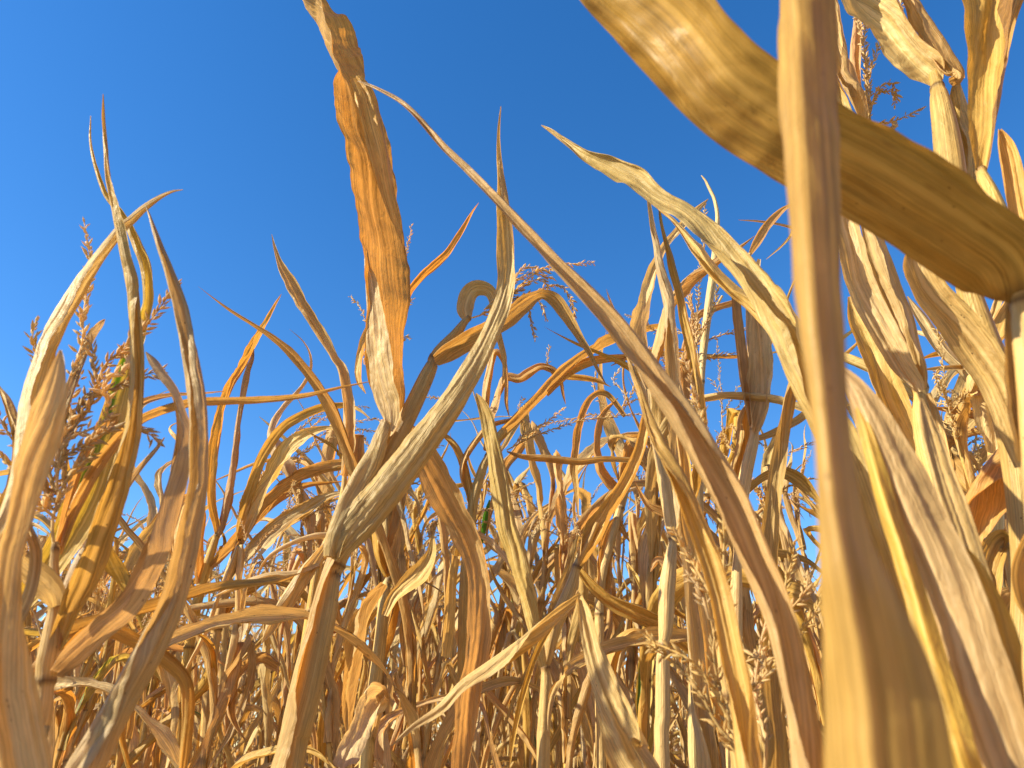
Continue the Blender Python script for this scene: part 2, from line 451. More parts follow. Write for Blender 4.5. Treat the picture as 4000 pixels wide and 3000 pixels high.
class Plant:
    """One corn plant placed in the field: a stalk rooted in the ground, its leaves and its tassel."""
    def __init__(self, label, Y, stalk, nodes=(), mat='stalk', foot=None, ys=1.0):
        self.Y = Y; self.ys = ys
        rows = []
        for q in stalk:
            p, d = pt(q[0], q[1], (q[3] if len(q) > 3 else Y) * ys)
            rows.append([*p, q[2] * d / FPX / 2])
        last = np.array(rows[-1]); prev = np.array(rows[-2])
        dirn = (last[:3] - prev[:3]) / np.linalg.norm(last[:3] - prev[:3])
        hx = last[0] + (dirn[0] / max(0.3, -dirn[2])) * last[2] * 0.45
        hy = last[1] + (dirn[1] / max(0.3, -dirn[2])) * last[2] * 0.45
        if foot: hx, hy = foot
        mid = [(last[0] * 2 + hx) / 3, (last[1] * 2 + hy) / 3, last[2] * 0.55, max(last[3], 0.011)]
        rows += [mid, [hx, hy, -0.01, max(0.012, last[3])]]
        self.rows = np.array(rows)
        self.base = (hx, hy, 0.0)
        self.root = thing('corn_plant', self.base, label)
        # node positions along the stalk
        R, s = resample(self.rows, 200)
        ns = []
        for (nx, ny) in nodes:
            p, d = pt(nx, ny, Y * ys)
            ns.append(s[np.argmin(np.linalg.norm(R[:, :3] - p, axis=1))])
        z = ns and R[np.searchsorted(s, max(ns)) - 1, 2] or last[2]
        for zz in np.arange(min(z - 0.4, 0.8), 0.06, -0.16):
            ns.append(s[np.argmin(np.abs(R[:, 2] - zz))])
        SEED[0] += 1
        me = stalk_mesh(self.rows, ns, M[mat], SEED[0], ns=18, nl=130)
        link('stalk', localise(me, self.base), self.root)
        self.R = R
    def at(self, z):
        i = np.argmin(np.abs(self.R[:, 2] - z)); return self.R[i, :3]
    def leaf(self, pts, A=1.2, V=0.15, roll=0.0, el=0.0, er=0.0, mat='tan', Y=None, att=None, ripple=0.06, wrinkle=0.04, nu=35, nv=None, rf=38.0, rn=1.0, dark=None, label=None, name='leaf', wm=0.87, nick=1.0, pleat=0.5):
        rows = []
        n = len(pts)
        Y0 = Y if Y is not None else self.Y
        if mat == 'orange' and isinstance(roll, (int, float)): roll = -abs(roll) - .35
        elif mat == 'orange' and max(roll) < .75: roll = [-abs(r_) - .35 for r_ in roll]
        for i, q in enumerate(pts):
            yy = q[3] if len(q) > 3 else prop(Y0, i, n)
            p, d = pt(q[0], q[1], yy * self.ys)
            rows.append([*p, q[2] * wm * d / FPX, prop(roll, i, n), prop(A, i, n), prop(V, i, n), prop(el, i, n), prop(er, i, n)])
        if att is not None:
            p = self.at(att); last = rows[-1]
            q = np.array(last[:3]); mid = q * 0.5 + p * 0.5 + np.array([0, 0, -0.02])
            rows.append([*mid, max(last[3] * 0.9, 0.03), *last[4:]])
            rows.append([*p, 0.028, *last[4:]])
        SEED[0] += 1
        C = np.array(rows)
        L = np.linalg.norm(np.diff(C[:, :3], axis=0), axis=1).sum()
        nv = int(min(260, max(40, L * 260)))
        me = leaf_mesh(C, facing_camera, M[mat], SEED[0], nu, nv, ripple, wrinkle, True, rf, rn, dark, nick, pleat)
        o = link(name, localise(me, self.base), self.root)
        if label: o['label'] = label
        return o
    def tassel(self, branches, Y=None, size=0.0095, gap=0.0042, **kw):
        Y0 = Y if Y is not None else self.Y
        first = None
        for b in branches:
            SEED[0] += 1
            line = [pt(q[0], q[1], (q[2] if len(q) > 2 else Y0) * self.ys)[0] for q in b]
            rj = np.random.RandomState(SEED[0])
            line = [p + rj.randn(3) * np.array([.002, .012, .002]) * (i > 0) for i, p in enumerate(line)]
            me = localise(tassel_mesh([line], SEED[0], size, gap, **kw), self.base)
            o = link('branch' if first else 'tassel', me, first or self.root)
            first = first or o
        return first

# ================================================================== the plants nearest the lens, each from its own place in the row
# ---- P1: left plant with the upright tassel
a = Plant('left corn plant with an upright tassel and tall inrolled leaves', 0.85,
          [(121, 1172, 15), (117, 1215, 19), (119, 1262, 24), (124, 1300, 30), (121, 1322, 34), (112, 1390, 46), (103, 1440, 48), (98, 1480, 38), (90, 1540, 46), (72, 1600, 50), (60, 1665, 52)],
          nodes=[(119, 1310), (101, 1474), (120, 1180)], mat='pale', ys=.84)
a.leaf([(33, 1196, 6), (52, 1222, 40), (85, 1252, 58), (110, 1282, 52), (121, 1310, 24)], A=[1.0, 1.6], roll=0.3, mat='pale', Y=[0.80, 0.84], ripple=.04)
a.leaf([(223, 204, 2), (224, 250, 7), (227, 292, 9), (238, 400, 15), (265, 526, 22), (279, 600, 25), (288, 661, 28), (297, 796, 32), (289, 922, 40), (261, 1039, 50), (224, 1146, 58), (187, 1249, 60), (150, 1320, 46), (118, 1400, 34)],
       A=[2.6, 2.5, 2.5, 2.3, 2.2], roll=[0.7, 0.5, 0.4, 0.5, 0.9], mat='pink', Y=[0.78, 0.85], ripple=.05, wrinkle=.035)
a.leaf([(196, 251, 2), (198, 323, 7), (225, 413, 11), (265, 467, 14), (288, 508, 20), (310, 571, 27), (316, 640, 27), (310, 683, 27), (290, 745, 34), (270, 818, 50), (240, 932, 72), (192, 1062, 92), (140, 1172, 80), (70, 1275, 66), (0, 1350, 60)],
       A=[2.3, 2.3, 2.2, 1.1, 1.0], roll=[-0.5, -0.5, -0.3, 0.0, 0.2], mat='striped', Y=[0.92, 0.98], ripple=.05)
a.leaf([(315, 760, 2), (332, 782, 18), (351, 809, 22), (378, 850, 22), (391, 895, 26), (399, 955, 38), (384, 1040, 44), (352, 1146, 56), (318, 1230, 62), (278, 1305, 64), (215, 1362, 60), (160, 1412, 56), (124, 1452, 38)],
       A=[2.3, 2.2, 2.3, 2.4, 2.2], roll=[0.9, 0.9, 0.8, 0.8, 0.6], mat='pink', Y=[0.80, 0.84], ripple=.04, dark=[(0.985, 0.02)])
a.leaf([(315, 445, 2), (326, 475, 7), (342, 521, 14), (369, 593, 24), (385, 640, 30), (398, 690, 35), (410, 750, 38), (420, 818, 40), (428, 900, 42), (430, 980, 42), (424, 1060, 46), (399, 1200, 60), (370, 1300, 68), (325, 1400, 70), (275, 1490, 70), (225, 1580, 76), (175, 1670, 84), (110, 1790, 90)],
       A=[2.4, 2.3, 2.3, 2.4, 2.5], roll=[0.5, 0.7, 0.8, 0.9, 0.7], mat='pink', Y=[0.74, 0.76], att=0.68, ripple=.04, nv=150)
a.leaf([(800, 824, 2), (740, 836, 6), (650, 855, 13), (553, 864, 18), (470, 867, 20), (405, 872, 22), (306, 906, 24), (235, 975, 26), (170, 1080, 28), (124, 1196, 22)], A=1.9, roll=[1.2, 0.7], mat='tan', Y=[1.0, 0.9], ripple=.05)
a.leaf([(485, 845, 2), (430, 850, 6), (370, 853, 12), (310, 868, 18), (250, 905, 20), (180, 985, 22), (122, 1185, 18)], A=1.7, roll=[1.0, 0.6], mat='orange', Y=[1.1, 0.9])
a.leaf([(650, 1238, 2), (600, 1252, 15), (553, 1258, 20), (480, 1265, 24), (420, 1278, 30), (345, 1302, 32), (261, 1325, 32), (200, 1345, 34), (140, 1366, 34), (108, 1400, 28)], A=2.1, roll=[1.2, 0.8], mat='tan', Y=[1.05, 0.88])
a.leaf([(355, 945, 2), (335, 972, 9), (300, 1012, 14), (260, 1070, 16), (200, 1160, 20), (150, 1260, 24), (116, 1400, 24)], A=1.8, roll=-0.6, mat='pale', Y=[0.95, 0.87])
a.leaf([(390, 1700, 20), (402, 1600, 26), (406, 1530, 30), (398, 1470, 30), (350, 1420, 34), (300, 1390, 34), (240, 1362, 34), (180, 1370, 30), (110, 1450, 26)], A=[1.7, 1.9], roll=[0.4, 1.0], mat='orange', Y=[1.0, 0.87])
a.leaf([(145, 1330, 6), (120, 1390, 30), (80, 1450, 38), (40, 1500, 46), (-20, 1560, 50)], A=1.8, roll=0.5, mat='orange', Y=[0.9, 0.95])
a.tassel([[(119, 1200), (120, 1120), (122, 1040), (128, 960), (140, 860), (165, 770), (185, 680), (198, 590), (205, 495)],
          [(126, 990), (150, 930), (190, 870), (235, 800), (290, 740), (340, 680), (388, 612)],
          [(124, 1020), (160, 960), (205, 900), (245, 850), (275, 800), (263, 745)],
          [(121, 1060), (100, 1000), (92, 930), (78, 850), (68, 780), (76, 740), (88, 690)],
          [(121, 1080), (95, 1060), (60, 1010), (20, 930), (-10, 880)],
          [(121, 1100), (80, 1080), (30, 1040), (-15, 975)],
          [(122, 1050), (145, 1000), (200, 960), (260, 930), (310, 930), (335, 950)],
          [(123, 1010), (150, 900), (180, 850), (230, 830), (300, 815), (360, 800)],
          [(126, 1000), (140, 960), (160, 890), (182, 820), (196, 740)],
          [(121, 1070), (105, 1040), (95, 1000), (100, 940), (112, 900)], [(123, 1060), (138, 1020), (150, 960), (168, 900)], [(122, 1120), (105, 1100), (88, 1060), (82, 1020)],
          [(124, 1040), (165, 1010), (190, 960), (235, 930)], [(122, 1000), (132, 930), (146, 850), (160, 790)], [(123, 1090), (150, 1060), (175, 1000), (200, 985)]], Y=0.86, size=.0118, gap=.0028, stem=0.0014)

# ---- P2: plant whose leaves rise along the left edge
b = Plant('corn plant cut by the left edge, its pale leaf curving over the sky', 0.66,
          [(-120, 900, 16), (-110, 1200, 26), (-90, 1500, 36), (-70, 1700, 40)], nodes=[(-110, 1300)], mat='stalkbrown', ys=.84)
b.leaf([(395, 410, 2), (370, 415, 7), (340, 430, 12), (310, 452, 17), (285, 476, 20), (262, 495, 22), (225, 540, 27), (188, 594, 33), (150, 655, 37), (115, 720, 42), (90, 790, 47), (70, 870, 54), (60, 950, 56), (48, 1040, 54), (20, 1120, 50), (-40, 1210, 46), (-100, 1300, 40)],
       A=[1.0, 1.3, 1.6, 2.0, 2.0], V=0.3, roll=[-0.4, -0.5, -0.7, -0.6], mat='pale', Y=[0.86, 0.80, 0.70], ripple=.05)
b.leaf([(131, 756, 5), (128, 785, 24), (118, 850, 50), (100, 920, 74), (78, 985, 82), (60, 1045, 78), (38, 1130, 62), (20, 1200, 58), (10, 1290, 66), (6, 1380, 84), (14, 1480, 110), (20, 1580, 140), (22, 1690, 170), (0, 1800, 150)],
       A=[0.6, 0.8, 1.0, 0.9, 0.8], V=[0.3, 0.5], roll=[-0.2, -0.3, -0.2, 0.1], mat='pale', Y=[0.62, 0.58], ripple=.04, att=0.75)
b.leaf([(-5, 830, 3), (20, 880, 22), (40, 950, 28), (30, 1040, 30), (-30, 1150, 30), (-100, 1300, 28)], A=1.9, roll=0.6, mat='tan', Y=[0.95, 0.7])
b.leaf([(226, 690, 3), (212, 706, 16), (190, 740, 20), (165, 800, 22), (140, 870, 24), (90, 1000, 26), (0, 1150, 26), (-100, 1350, 24)], A=2.4, roll=0.5, mat='pale', Y=[1.0, 0.7])
b.leaf([(-10, 1060, 4), (30, 1100, 26), (60, 1150, 30), (75, 1200, 30), (60, 1290, 30), (0, 1400, 34), (-90, 1500, 30)], A=1.5, roll=0.5, mat='pale', Y=[0.85, 0.68])

# ---- P5: two slim plants left of centre
c = Plant('slim corn plant left of centre with a narrow upright leaf tapering into the sky', 1.7,
          [(471, 1150, 11), (462, 1175, 17), (432, 1275, 22), (408, 1400, 22), (392, 1530, 24), (380, 1670, 26)], nodes=[(470, 1156), (408, 1400)])
c.leaf([(608, 635, 1), (596, 655, 6), (570, 700, 13), (545, 745, 18), (522, 790, 20), (498, 830, 20), (478, 880, 20), (467, 940, 24), (457, 1010, 24), (456, 1080, 22), (466, 1130, 17), (470, 1156, 12)],
       A=[1.0, 1.4, 1.8, 1.5], roll=[0.4, 0.9, 0.3, -0.4], mat='orange', ripple=.14, wrinkle=.05)
c.leaf([(548, 745, 1), (545, 775, 9), (533, 810, 14), (524, 860, 14), (514, 920, 14), (506, 1000, 16), (492, 1080, 20), (478, 1140, 16), (470, 1158, 10)], A=1.9, roll=0.7, mat='orange', ripple=.1)
c.leaf([(740, 1040, 2), (660, 1050, 14), (590, 1085, 22), (530, 1140, 26), (490, 1190, 24), (455, 1225, 16)], A=1.6, roll=[1.0, .4], mat='tan', Y=[1.9, 1.7])
c.leaf([(390, 1240, 4), (375, 1180, 20), (385, 1110, 28), (405, 1080, 30), (430, 1110, 30), (428, 1170, 26), (430, 1260, 20)], A=1.2, roll=[0, .4], mat='orange', Y=[1.5, 1.7])
d = Plant('slim corn plant with leaves arching over towards the bent stalk', 1.75,
          [(518, 1160, 10), (513, 1185, 18), (490, 1262, 24), (468, 1360, 24), (452, 1480, 26), (438, 1670, 28)], nodes=[(516, 1166), (468, 1360)])
d.leaf([(800, 905, 2), (775, 885, 8), (748, 876, 14), (700, 880, 20), (650, 898, 24), (605, 929, 24), (565, 990, 24), (540, 1060, 26), (524, 1125, 24), (517, 1166, 14)], A=[1.8, 1.6], roll=[0.9, 0.5, 0.2], mat='tan', Y=[1.6, 1.75], ripple=.08)
d.leaf([(745, 930, 2), (700, 925, 12), (655, 940, 28), (612, 975, 36), (580, 1030, 36), (552, 1090, 34), (528, 1150, 24), (517, 1170, 12)], A=1.3, roll=[.6, .3], mat='pale', Y=[1.62, 1.75], ripple=.12)
d.leaf([(870, 985, 2), (820, 990, 18), (760, 1000, 28), (700, 1010, 28), (640, 1030, 30), (580, 1080, 26), (540, 1130, 24), (515, 1180, 16)], A=1.4, roll=[.8, .2], mat='orange', Y=[1.7, 1.75], ripple=.12)
d.leaf([(760, 1060, 2), (700, 1075, 22), (640, 1110, 34), (590, 1140, 32), (540, 1190, 30), (498, 1240, 22)], A=1.2, roll=[.8, .2], mat='tan', Y=[1.65, 1.75], ripple=.1)
d.leaf([(530, 1600, 2), (500, 1540, 22), (510, 1460, 30), (560, 1420, 26), (600, 1440, 20)], A=1.0, roll=.4, mat='tan', Y=[1.6, 1.75])
d.tassel([[(516, 1170), (530, 1080), (580, 1000), (650, 930), (730, 890), (800, 880)], [(535, 1070), (600, 1010), (680, 960), (760, 935), (830, 930)], [(550, 1050), (620, 1000), (700, 930), (790, 905), (850, 915)], [(545, 1060), (590, 990), (640, 940), (700, 905), (735, 912)]], Y=1.8, size=.011, gap=.0038)

# ---- P6: the bent stalk in the middle with the broad orange leaf above it
e = Plant('bent corn plant in the middle carrying the broad orange leaf', 1.0,
          [(1014, 686, 12), (1000, 700, 18), (985, 722, 24), (955, 752, 26), (938, 768, 20), (934, 786, 28), (918, 820, 36), (890, 880, 40), (858, 945, 42), (828, 1000, 46), (790, 1075, 52), (752, 1150, 54), (727, 1212, 44), (716, 1250, 40), (704, 1320, 50), (684, 1410, 56), (664, 1500, 60), (642, 1580, 64), (622, 1670, 68)],
          nodes=[(936, 772), (724, 1222), (1012, 688)], mat='stalkbrown')
e.leaf([(560, -190, 4), (610, -120, 24), (648, -60, 38), (680, 0, 46), (717, 47, 60), (745, 112, 66), (756, 150, 56), (762, 176, 46), (768, 205, 74), (782, 262, 92), (797, 326, 94), (808, 400, 92), (820, 466, 90), (832, 540, 92), (838, 606, 98), (836, 670, 88), (830, 746, 80), (832, 810, 78), (842, 862, 60), (844, 900, 34), (838, 930, 28)],
       A=[0.5, 0.4, 0.3, 0.3, -0.2, -0.3], V=[0.6, 0.4, 0.15, 0.1, 0.1, 0.2], roll=[-0.9, -0.8, -0.35, -0.4, -0.4, -.2],
       el=0, er=0, mat='orange', Y=[1.02, 1.0], ripple=.014, wrinkle=.012, nu=41, nv=170, rf=14, rn=.1, wm=1.0, nick=.1, pleat=.2, label='broad backlit orange leaf with folded edges')
e.leaf([(869, 530, 2), (862, 500, 10), (851, 466, 24), (832, 396, 40), (815, 326, 50), (799, 256, 54), (788, 210, 54), (778, 187, 48), (766, 168, 30)], A=[-.5, -.8], V=.2, roll=[-.1, -.1], mat='tan', Y=.985, name='folded_edge', ripple=.03, rn=.3)
# pale lower flap of the broad leaf
e.leaf([(788, 535, 2), (793, 575, 14), (801, 606, 28), (812, 700, 50), (819, 770, 62), (826, 827, 62), (840, 872, 54), (845, 905, 36), (838, 930, 24)], A=[-.3, -.5, -.9], V=.1, roll=[.8, .75, .5], pleat=.35, mat='pale', Y=.965, name='folded_edge', ripple=.03, wrinkle=.06, rn=.2)
e.leaf([(1082, 230, 2), (1078, 270, 6), (1077, 308, 9), (1079, 360, 15), (1083, 400, 20), (1087, 450, 30), (1089, 481, 37), (1092, 546, 44), (1094, 600, 45), (1086, 650, 46), (1072, 690, 46), (1047, 745, 48), (1018, 800, 56), (975, 870, 68), (925, 940, 76), (873, 1010, 84), (822, 1074, 90), (772, 1132, 88), (735, 1178, 70), (716, 1206, 44)],
       A=[2.3, 2.2, 1.6, -.4, -1.3, -1.3, -1.5], V=.1, roll=[0.5, 0.6, 0.3, .1, 0.1, .1], mat='pale', Y=[.92, .93, .97], pleat=.35, rn=.4, ripple=.02, wrinkle=.05, nu=31, nv=170, label='long pinkish leaf rolled into a spear')
e.leaf([(722, 1190, 20), (700, 1260, 26), (680, 1340, 34), (658, 1430, 40), (640, 1520, 46), (620, 1600, 46), (600, 1680, 46)], A=1.3, roll=.5, mat='orange', Y=.99, name='sheath')
e.leaf([(836, 915, 34), (815, 970, 46), (785, 1030, 52), (755, 1090, 56), (728, 1160, 52), (718, 1205, 44)], A=2.4, roll=-1.6, mat='pale', Y=.972, name='sheath')
e.leaf([(1310, 832, 1), (1292, 800, 8), (1272, 760, 14), (1250, 722, 20), (1225, 680, 32), (1200, 648, 36), (1176, 636, 26), (1158, 640, 26), (1130, 660, 40), (1090, 694, 42), (1045, 720, 42), (1000, 744, 44), (965, 764, 44), (940, 780, 30)], A=[1.6, 1.2, 1.0, 1.7, 1.8], roll=[.4, .2, -.2, -.8, -.6], mat='tan', Y=[1.03, 1.02, .98], ripple=.05, nv=130)
e.leaf([(1085, 830, 2), (1090, 780, 12), (1080, 735, 16), (1068, 690, 20), (1068, 655, 26), (1058, 630, 32), (1038, 622, 40), (1020, 628, 44), (1008, 645, 44), (1003, 668, 38), (1008, 690, 18)], A=[1.0, -.8, -1.0], roll=[.2, .3, .2], mat='pale', Y=[1.08, 1.04], ripple=.1, wrinkle=.09)
e.leaf([(994, 1660, 40), (1002, 1580, 50), (1012, 1500, 56), (1026, 1413, 62), (1036, 1320, 56), (1034, 1240, 56), (1012, 1170, 66), (975, 1100, 72), (940, 1030, 72), (912, 975, 66), (892, 940, 56), (878, 915, 30), (888, 885, 16)], A=[.6, .7, .9, .7, .6], V=.25, roll=[.3, .1, -.3, .2], mat='orange', Y=[1.2, 1.15, 1.05], ripple=.12, wrinkle=.05, nv=140, rf=30)
e.tassel([[(1012, 690), (1040, 670), (1085, 650), (1130, 615), (1180, 590), (1235, 577), (1288, 578)],
          [(1050, 665), (1090, 640), (1120, 605), (1145, 580), (1185, 566), (1200, 575)],
          [(1050, 665), (1100, 640), (1150, 625), (1200, 612), (1225, 640), (1240, 680), (1243, 705)],
          [(1060, 660), (1105, 650), (1140, 650), (1150, 690), (1155, 740)],
          [(1045, 668), (1090, 630), (1140, 600), (1200, 600)],
          [(1060, 660), (1095, 650), (1135, 640), (1170, 655), (1182, 690)],
          [(1055, 662), (1080, 650), (1110, 628), (1160, 612), (1190, 625)]], Y=1.03, size=.009, gap=.003)

# ---- thin spikes just behind the broad leaf
g = Plant('slim corn plant whose tassel tips peek out beside the broad orange leaf', 1.5,
          [(850, 700, 8), (846, 800, 12), (838, 1000, 20), (834, 1100, 22), (836, 1160, 30), (842, 1245, 15), (832, 1275, 24), (820, 1400, 30), (800, 1550, 32), (790, 1670, 34)], nodes=[(842, 1249)])
g.leaf([(1034, 438, 1), (1020, 458, 6), (1002, 490, 11), (980, 525, 14), (962, 550, 17), (935, 575, 20), (908, 600, 18), (880, 640, 16), (855, 720, 14)], A=1.8, roll=[.3, .8], mat='orange', Y=1.3)
g.leaf([(790, 850, 2), (775, 820, 14), (775, 770, 20), (790, 725, 22), (815, 700, 22), (845, 720, 16)], A=1.2, roll=.4, mat='orange', Y=1.45)
g.leaf([(908, 1120, 2), (900, 1080, 10), (876, 1060, 22), (860, 1110, 30), (850, 1180, 34), (842, 1240, 20)], A=1.6, roll=.4, mat='tan', Y=1.45)
g.leaf([(795, 1010, 2), (808, 1090, 24), (815, 1150, 30), (826, 1200, 34), (840, 1245, 22)], A=1.7, roll=-.3, mat='tan', Y=1.45)
g.leaf([(740, 1660, 60), (765, 1600, 56), (790, 1540, 50), (806, 1510, 40), (818, 1520, 20), (805, 1600, 14)], A=[.6, 1.2], V=.3, roll=.2, mat='pale', Y=[1.0, 1.3, 1.5], ripple=.12)
g.leaf([(935, 1150, 3), (930, 1200, 30), (905, 1240, 48), (875, 1265, 46), (850, 1290, 34), (832, 1330, 20)], A=.9, roll=.3, mat='pink', Y=1.35, ripple=.15)
g.leaf([(752, 1600, 10), (752, 1530, 30), (762, 1440, 44), (775, 1350, 42), (800, 1300, 32), (830, 1262, 18)], A=1.2, roll=-.3, mat='tan', Y=1.4, ripple=.1)
g.tassel([[(850, 720), (855, 650), (868, 590), (880, 540), (888, 483)], [(848, 760), (830, 720), (800, 700), (775, 665), (752, 632)], [(852, 700), (865, 680), (880, 665), (897, 650)], [(850, 740), (862, 735), (878, 722), (884, 735)], [(848, 770), (820, 770), (795, 760), (788, 790)]], Y=1.5, size=.010, gap=.0038)

h = Plant('dry corn plant with a lone leaf spearing up left of the broad orange leaf', 1.45,
          [(745, 985, 9), (742, 1060, 14), (722, 1140, 22), (700, 1180, 14), (688, 1215, 20), (672, 1320, 24), (655, 1450, 26), (640, 1670, 28)], nodes=[(700, 1180), (672, 1320)])
h.leaf([(587, 506, 1), (594, 535, 7), (606, 570, 15), (622, 600, 26), (640, 632, 30), (655, 660, 28), (672, 690, 24), (690, 718, 26), (706, 742, 24), (722, 772, 20), (740, 800, 22), (752, 850, 26), (757, 907, 30), (752, 970, 30), (745, 1030, 22)], A=[.6, .8, 1.3, 1.4], V=.5, roll=[.3, .2, .5, -.3], mat='orange', ripple=.08, Y=1.4)
h.leaf([(790, 1180, 2), (780, 1120, 20), (768, 1060, 30), (770, 990, 32), (775, 940, 26), (768, 990, 20), (748, 1080, 18)], A=1.5, roll=.4, mat='tan')
h.leaf([(560, 900, 1), (590, 925, 7), (630, 960, 9), (680, 1010, 12), (720, 1060, 12)], A=1.5, roll=.4, mat='pale', Y=1.9)
h.leaf([(565, 1390, 2), (590, 1350, 30), (620, 1300, 40), (650, 1250, 38), (680, 1210, 30), (700, 1180, 14)], A=1.2, roll=.5, mat='pink', Y=1.4, ripple=.12)
h.leaf([(460, 1290, 2), (520, 1265, 18), (580, 1250, 26), (640, 1240, 20), (690, 1220, 12)], A=1.5, roll=.7, mat='pale', Y=1.4)

# ---- P7: plant right of centre with the long rough leaf hanging past a collar
k = Plant('corn plant right of centre with a long speared leaf and a sharply bent one', 1.22,
          [(1290, 1130, 10), (1270, 1175, 16), (1247, 1222, 20), (1238, 1255, 26), (1222, 1300, 34), (1198, 1355, 34), (1183, 1420, 24), (1178, 1440, 20), (1180, 1475, 26), (1176, 1560, 30), (1174, 1670, 32)],
          nodes=[(1247, 1226), (1178, 1438)])
k.leaf([(1028, 850, 3), (1038, 870, 20), (1050, 900, 30), (1058, 934, 36), (1068, 980, 40), (1074, 1014, 46), (1084, 1080, 48), (1094, 1140, 50), (1112, 1190, 50), (1128, 1250, 50), (1144, 1310, 40), (1158, 1370, 32), (1168, 1415, 24), (1174, 1440, 16)], A=[1.0, -1.0, -1.2, -1.2], V=.2, roll=[.1, .1, 0], mat='pale', Y=1.18, ripple=.06, wrinkle=.05)
k.leaf([(1100, 900, 2), (1094, 870, 8), (1094, 820, 10), (1088, 780, 12), (1070, 760, 16), (1058, 800, 18), (1050, 850, 20), (1050, 900, 14)], A=1.6, roll=.4, mat='orange', Y=1.2)
k.leaf([(1394, 880, 3), (1393, 908, 20), (1386, 950, 26), (1376, 985, 28), (1356, 1030, 32), (1330, 1074, 34), (1305, 1112, 44), (1284, 1150, 50), (1265, 1190, 34), (1249, 1224, 20)], A=[1.4, 1.0, 1.3], V=.3, roll=[.4, .3, -.2], mat='tan', ripple=.08)
k.leaf([(845, 1612, 2), (890, 1572, 14), (951, 1532, 24), (1000, 1482, 30), (1051, 1448, 34), (1098, 1416, 34), (1144, 1382, 32), (1191, 1342, 30), (1228, 1310, 24), (1250, 1292, 14), (1256, 1302, 16), (1266, 1340, 36), (1284, 1410, 54), (1305, 1470, 66), (1332, 1550, 86), (1360, 1640, 104), (1390, 1740, 100)],
       A=[1.8, 1.6, 1.2, .7, .8], V=.35, roll=[1.0, .8, 0, .2, .3], mat='tan', Y=[1.0, 1.0, .9], att=.8, ripple=.06, nv=170)
k.leaf([(1540, 1470, 2), (1490, 1400, 30), (1440, 1360, 44), (1380, 1330, 40), (1320, 1300, 32), (1275, 1262, 24), (1250, 1230, 16)], A=1.3, roll=.7, mat='orange', Y=1.32, ripple=.1)
k.leaf([(1095, 975, 3), (1130, 985, 14), (1180, 990, 18), (1250, 998, 16), (1310, 992, 15), (1380, 998, 14), (1400, 1020, 10)], A=2.2, roll=.6, mat='tan', Y=1.5)
k.leaf([(1100, 1660, 2), (1115, 1560, 12), (1138, 1470, 14), (1165, 1400, 14), (1200, 1340, 14)], A=1.5, roll=.4, mat='tan', Y=1.15)
k.tassel([[(1095, 972), (1130, 955), (1180, 930), (1240, 910), (1300, 900), (1380, 892)], [(1110, 965), (1140, 930), (1180, 905), (1220, 890)], [(1105, 968), (1130, 930), (1120, 890), (1135, 860)]], Y=1.55, size=.010, gap=.0034)

# ---- P8: near plant below the frame whose long leaves cross the picture diagonally
m = Plant('near corn plant whose long slender leaf crosses the sky diagonally', 0.50,
          [(1850, 1560, 40), (1850, 1800, 60)], nodes=[])
m.leaf([(773, 175, 2), (795, 183, 6), (820, 194, 8), (866, 219, 11), (908, 257, 15), (955, 313, 17), (1011, 366, 19), (1072, 429, 22), (1138, 500, 27), (1203, 572, 34), (1264, 632, 43), (1324, 694, 50), (1376, 757, 53), (1428, 830, 58), (1480, 905, 66), (1540, 1010, 76), (1588, 1095, 78), (1634, 1205, 78), (1672, 1305, 76), (1704, 1422, 76), (1728, 1538, 78), (1745, 1670, 84), (1760, 1800, 90)],
       A=[2.0, 1.9, 1.8, 1.8, 2.0, 2.0], V=[.0, .2], roll=[.6, .5, .35, .2, -.2, -.5], mat='tan', Y=[.66, .60, .56, .52], att=.72, ripple=.02, wrinkle=.03, nv=170, nu=31, label='long slender leaf crossing the sky')
m.leaf([(1350, 752, 2), (1366, 800, 12), (1385, 849, 17), (1405, 905, 22), (1430, 960, 30), (1457, 1016, 38), (1490, 1095, 44), (1527, 1188, 48), (1555, 1282, 52), (1578, 1398, 54), (1602, 1515, 56), (1620, 1670, 62), (1640, 1800, 70)],
       A=[2.0, 1.8, 1.5], V=.3, roll=[.5, .3, -.3], mat='tan', Y=[.68, .6], att=.7, ripple=.02, nv=130)
m.leaf([(1310, 625, 1), (1318, 650, 5), (1335, 690, 7), (1360, 750, 9), (1400, 840, 12)], A=1.5, roll=.4, mat='tan', Y=.75)

# ---- P9: straight stalk with narrow spears above it
n_ = Plant('straight stalked corn plant right of centre with narrow spears above', 1.15,
           [(1398, 900, 10), (1410, 932, 15), (1425, 990, 24), (1438, 1060, 30), (1450, 1140, 26), (1453, 1166, 18), (1450, 1200, 28), (1441, 1270, 38), (1438, 1360, 34), (1433, 1394, 22), (1432, 1430, 32), (1432, 1540, 36), (1432, 1670, 36)],
           nodes=[(1453, 1166), (1433, 1397)])
n_.leaf([(1530, 430, 2), (1508, 450, 14), (1485, 472, 17), (1462, 500, 18), (1441, 524, 18), (1424, 552, 20), (1408, 590, 26), (1396, 633, 34), (1388, 680, 38), (1382, 720, 36), (1384, 790, 34), (1392, 850, 30), (1400, 910, 18)], A=[2.0, 1.6, 1.5], roll=[.4, .6, .3], mat='pale', Y=1.25, ripple=.1)
n_.leaf([(1630, 510, 1), (1590, 540, 10), (1540, 570, 20), (1500, 600, 28), (1465, 640, 32), (1440, 690, 30), (1420, 760, 26), (1402, 830, 20), (1400, 900, 14)], A=[1.3, 1.2], V=.4, roll=[.3, .5], mat='orange', Y=1.3, ripple=.1)
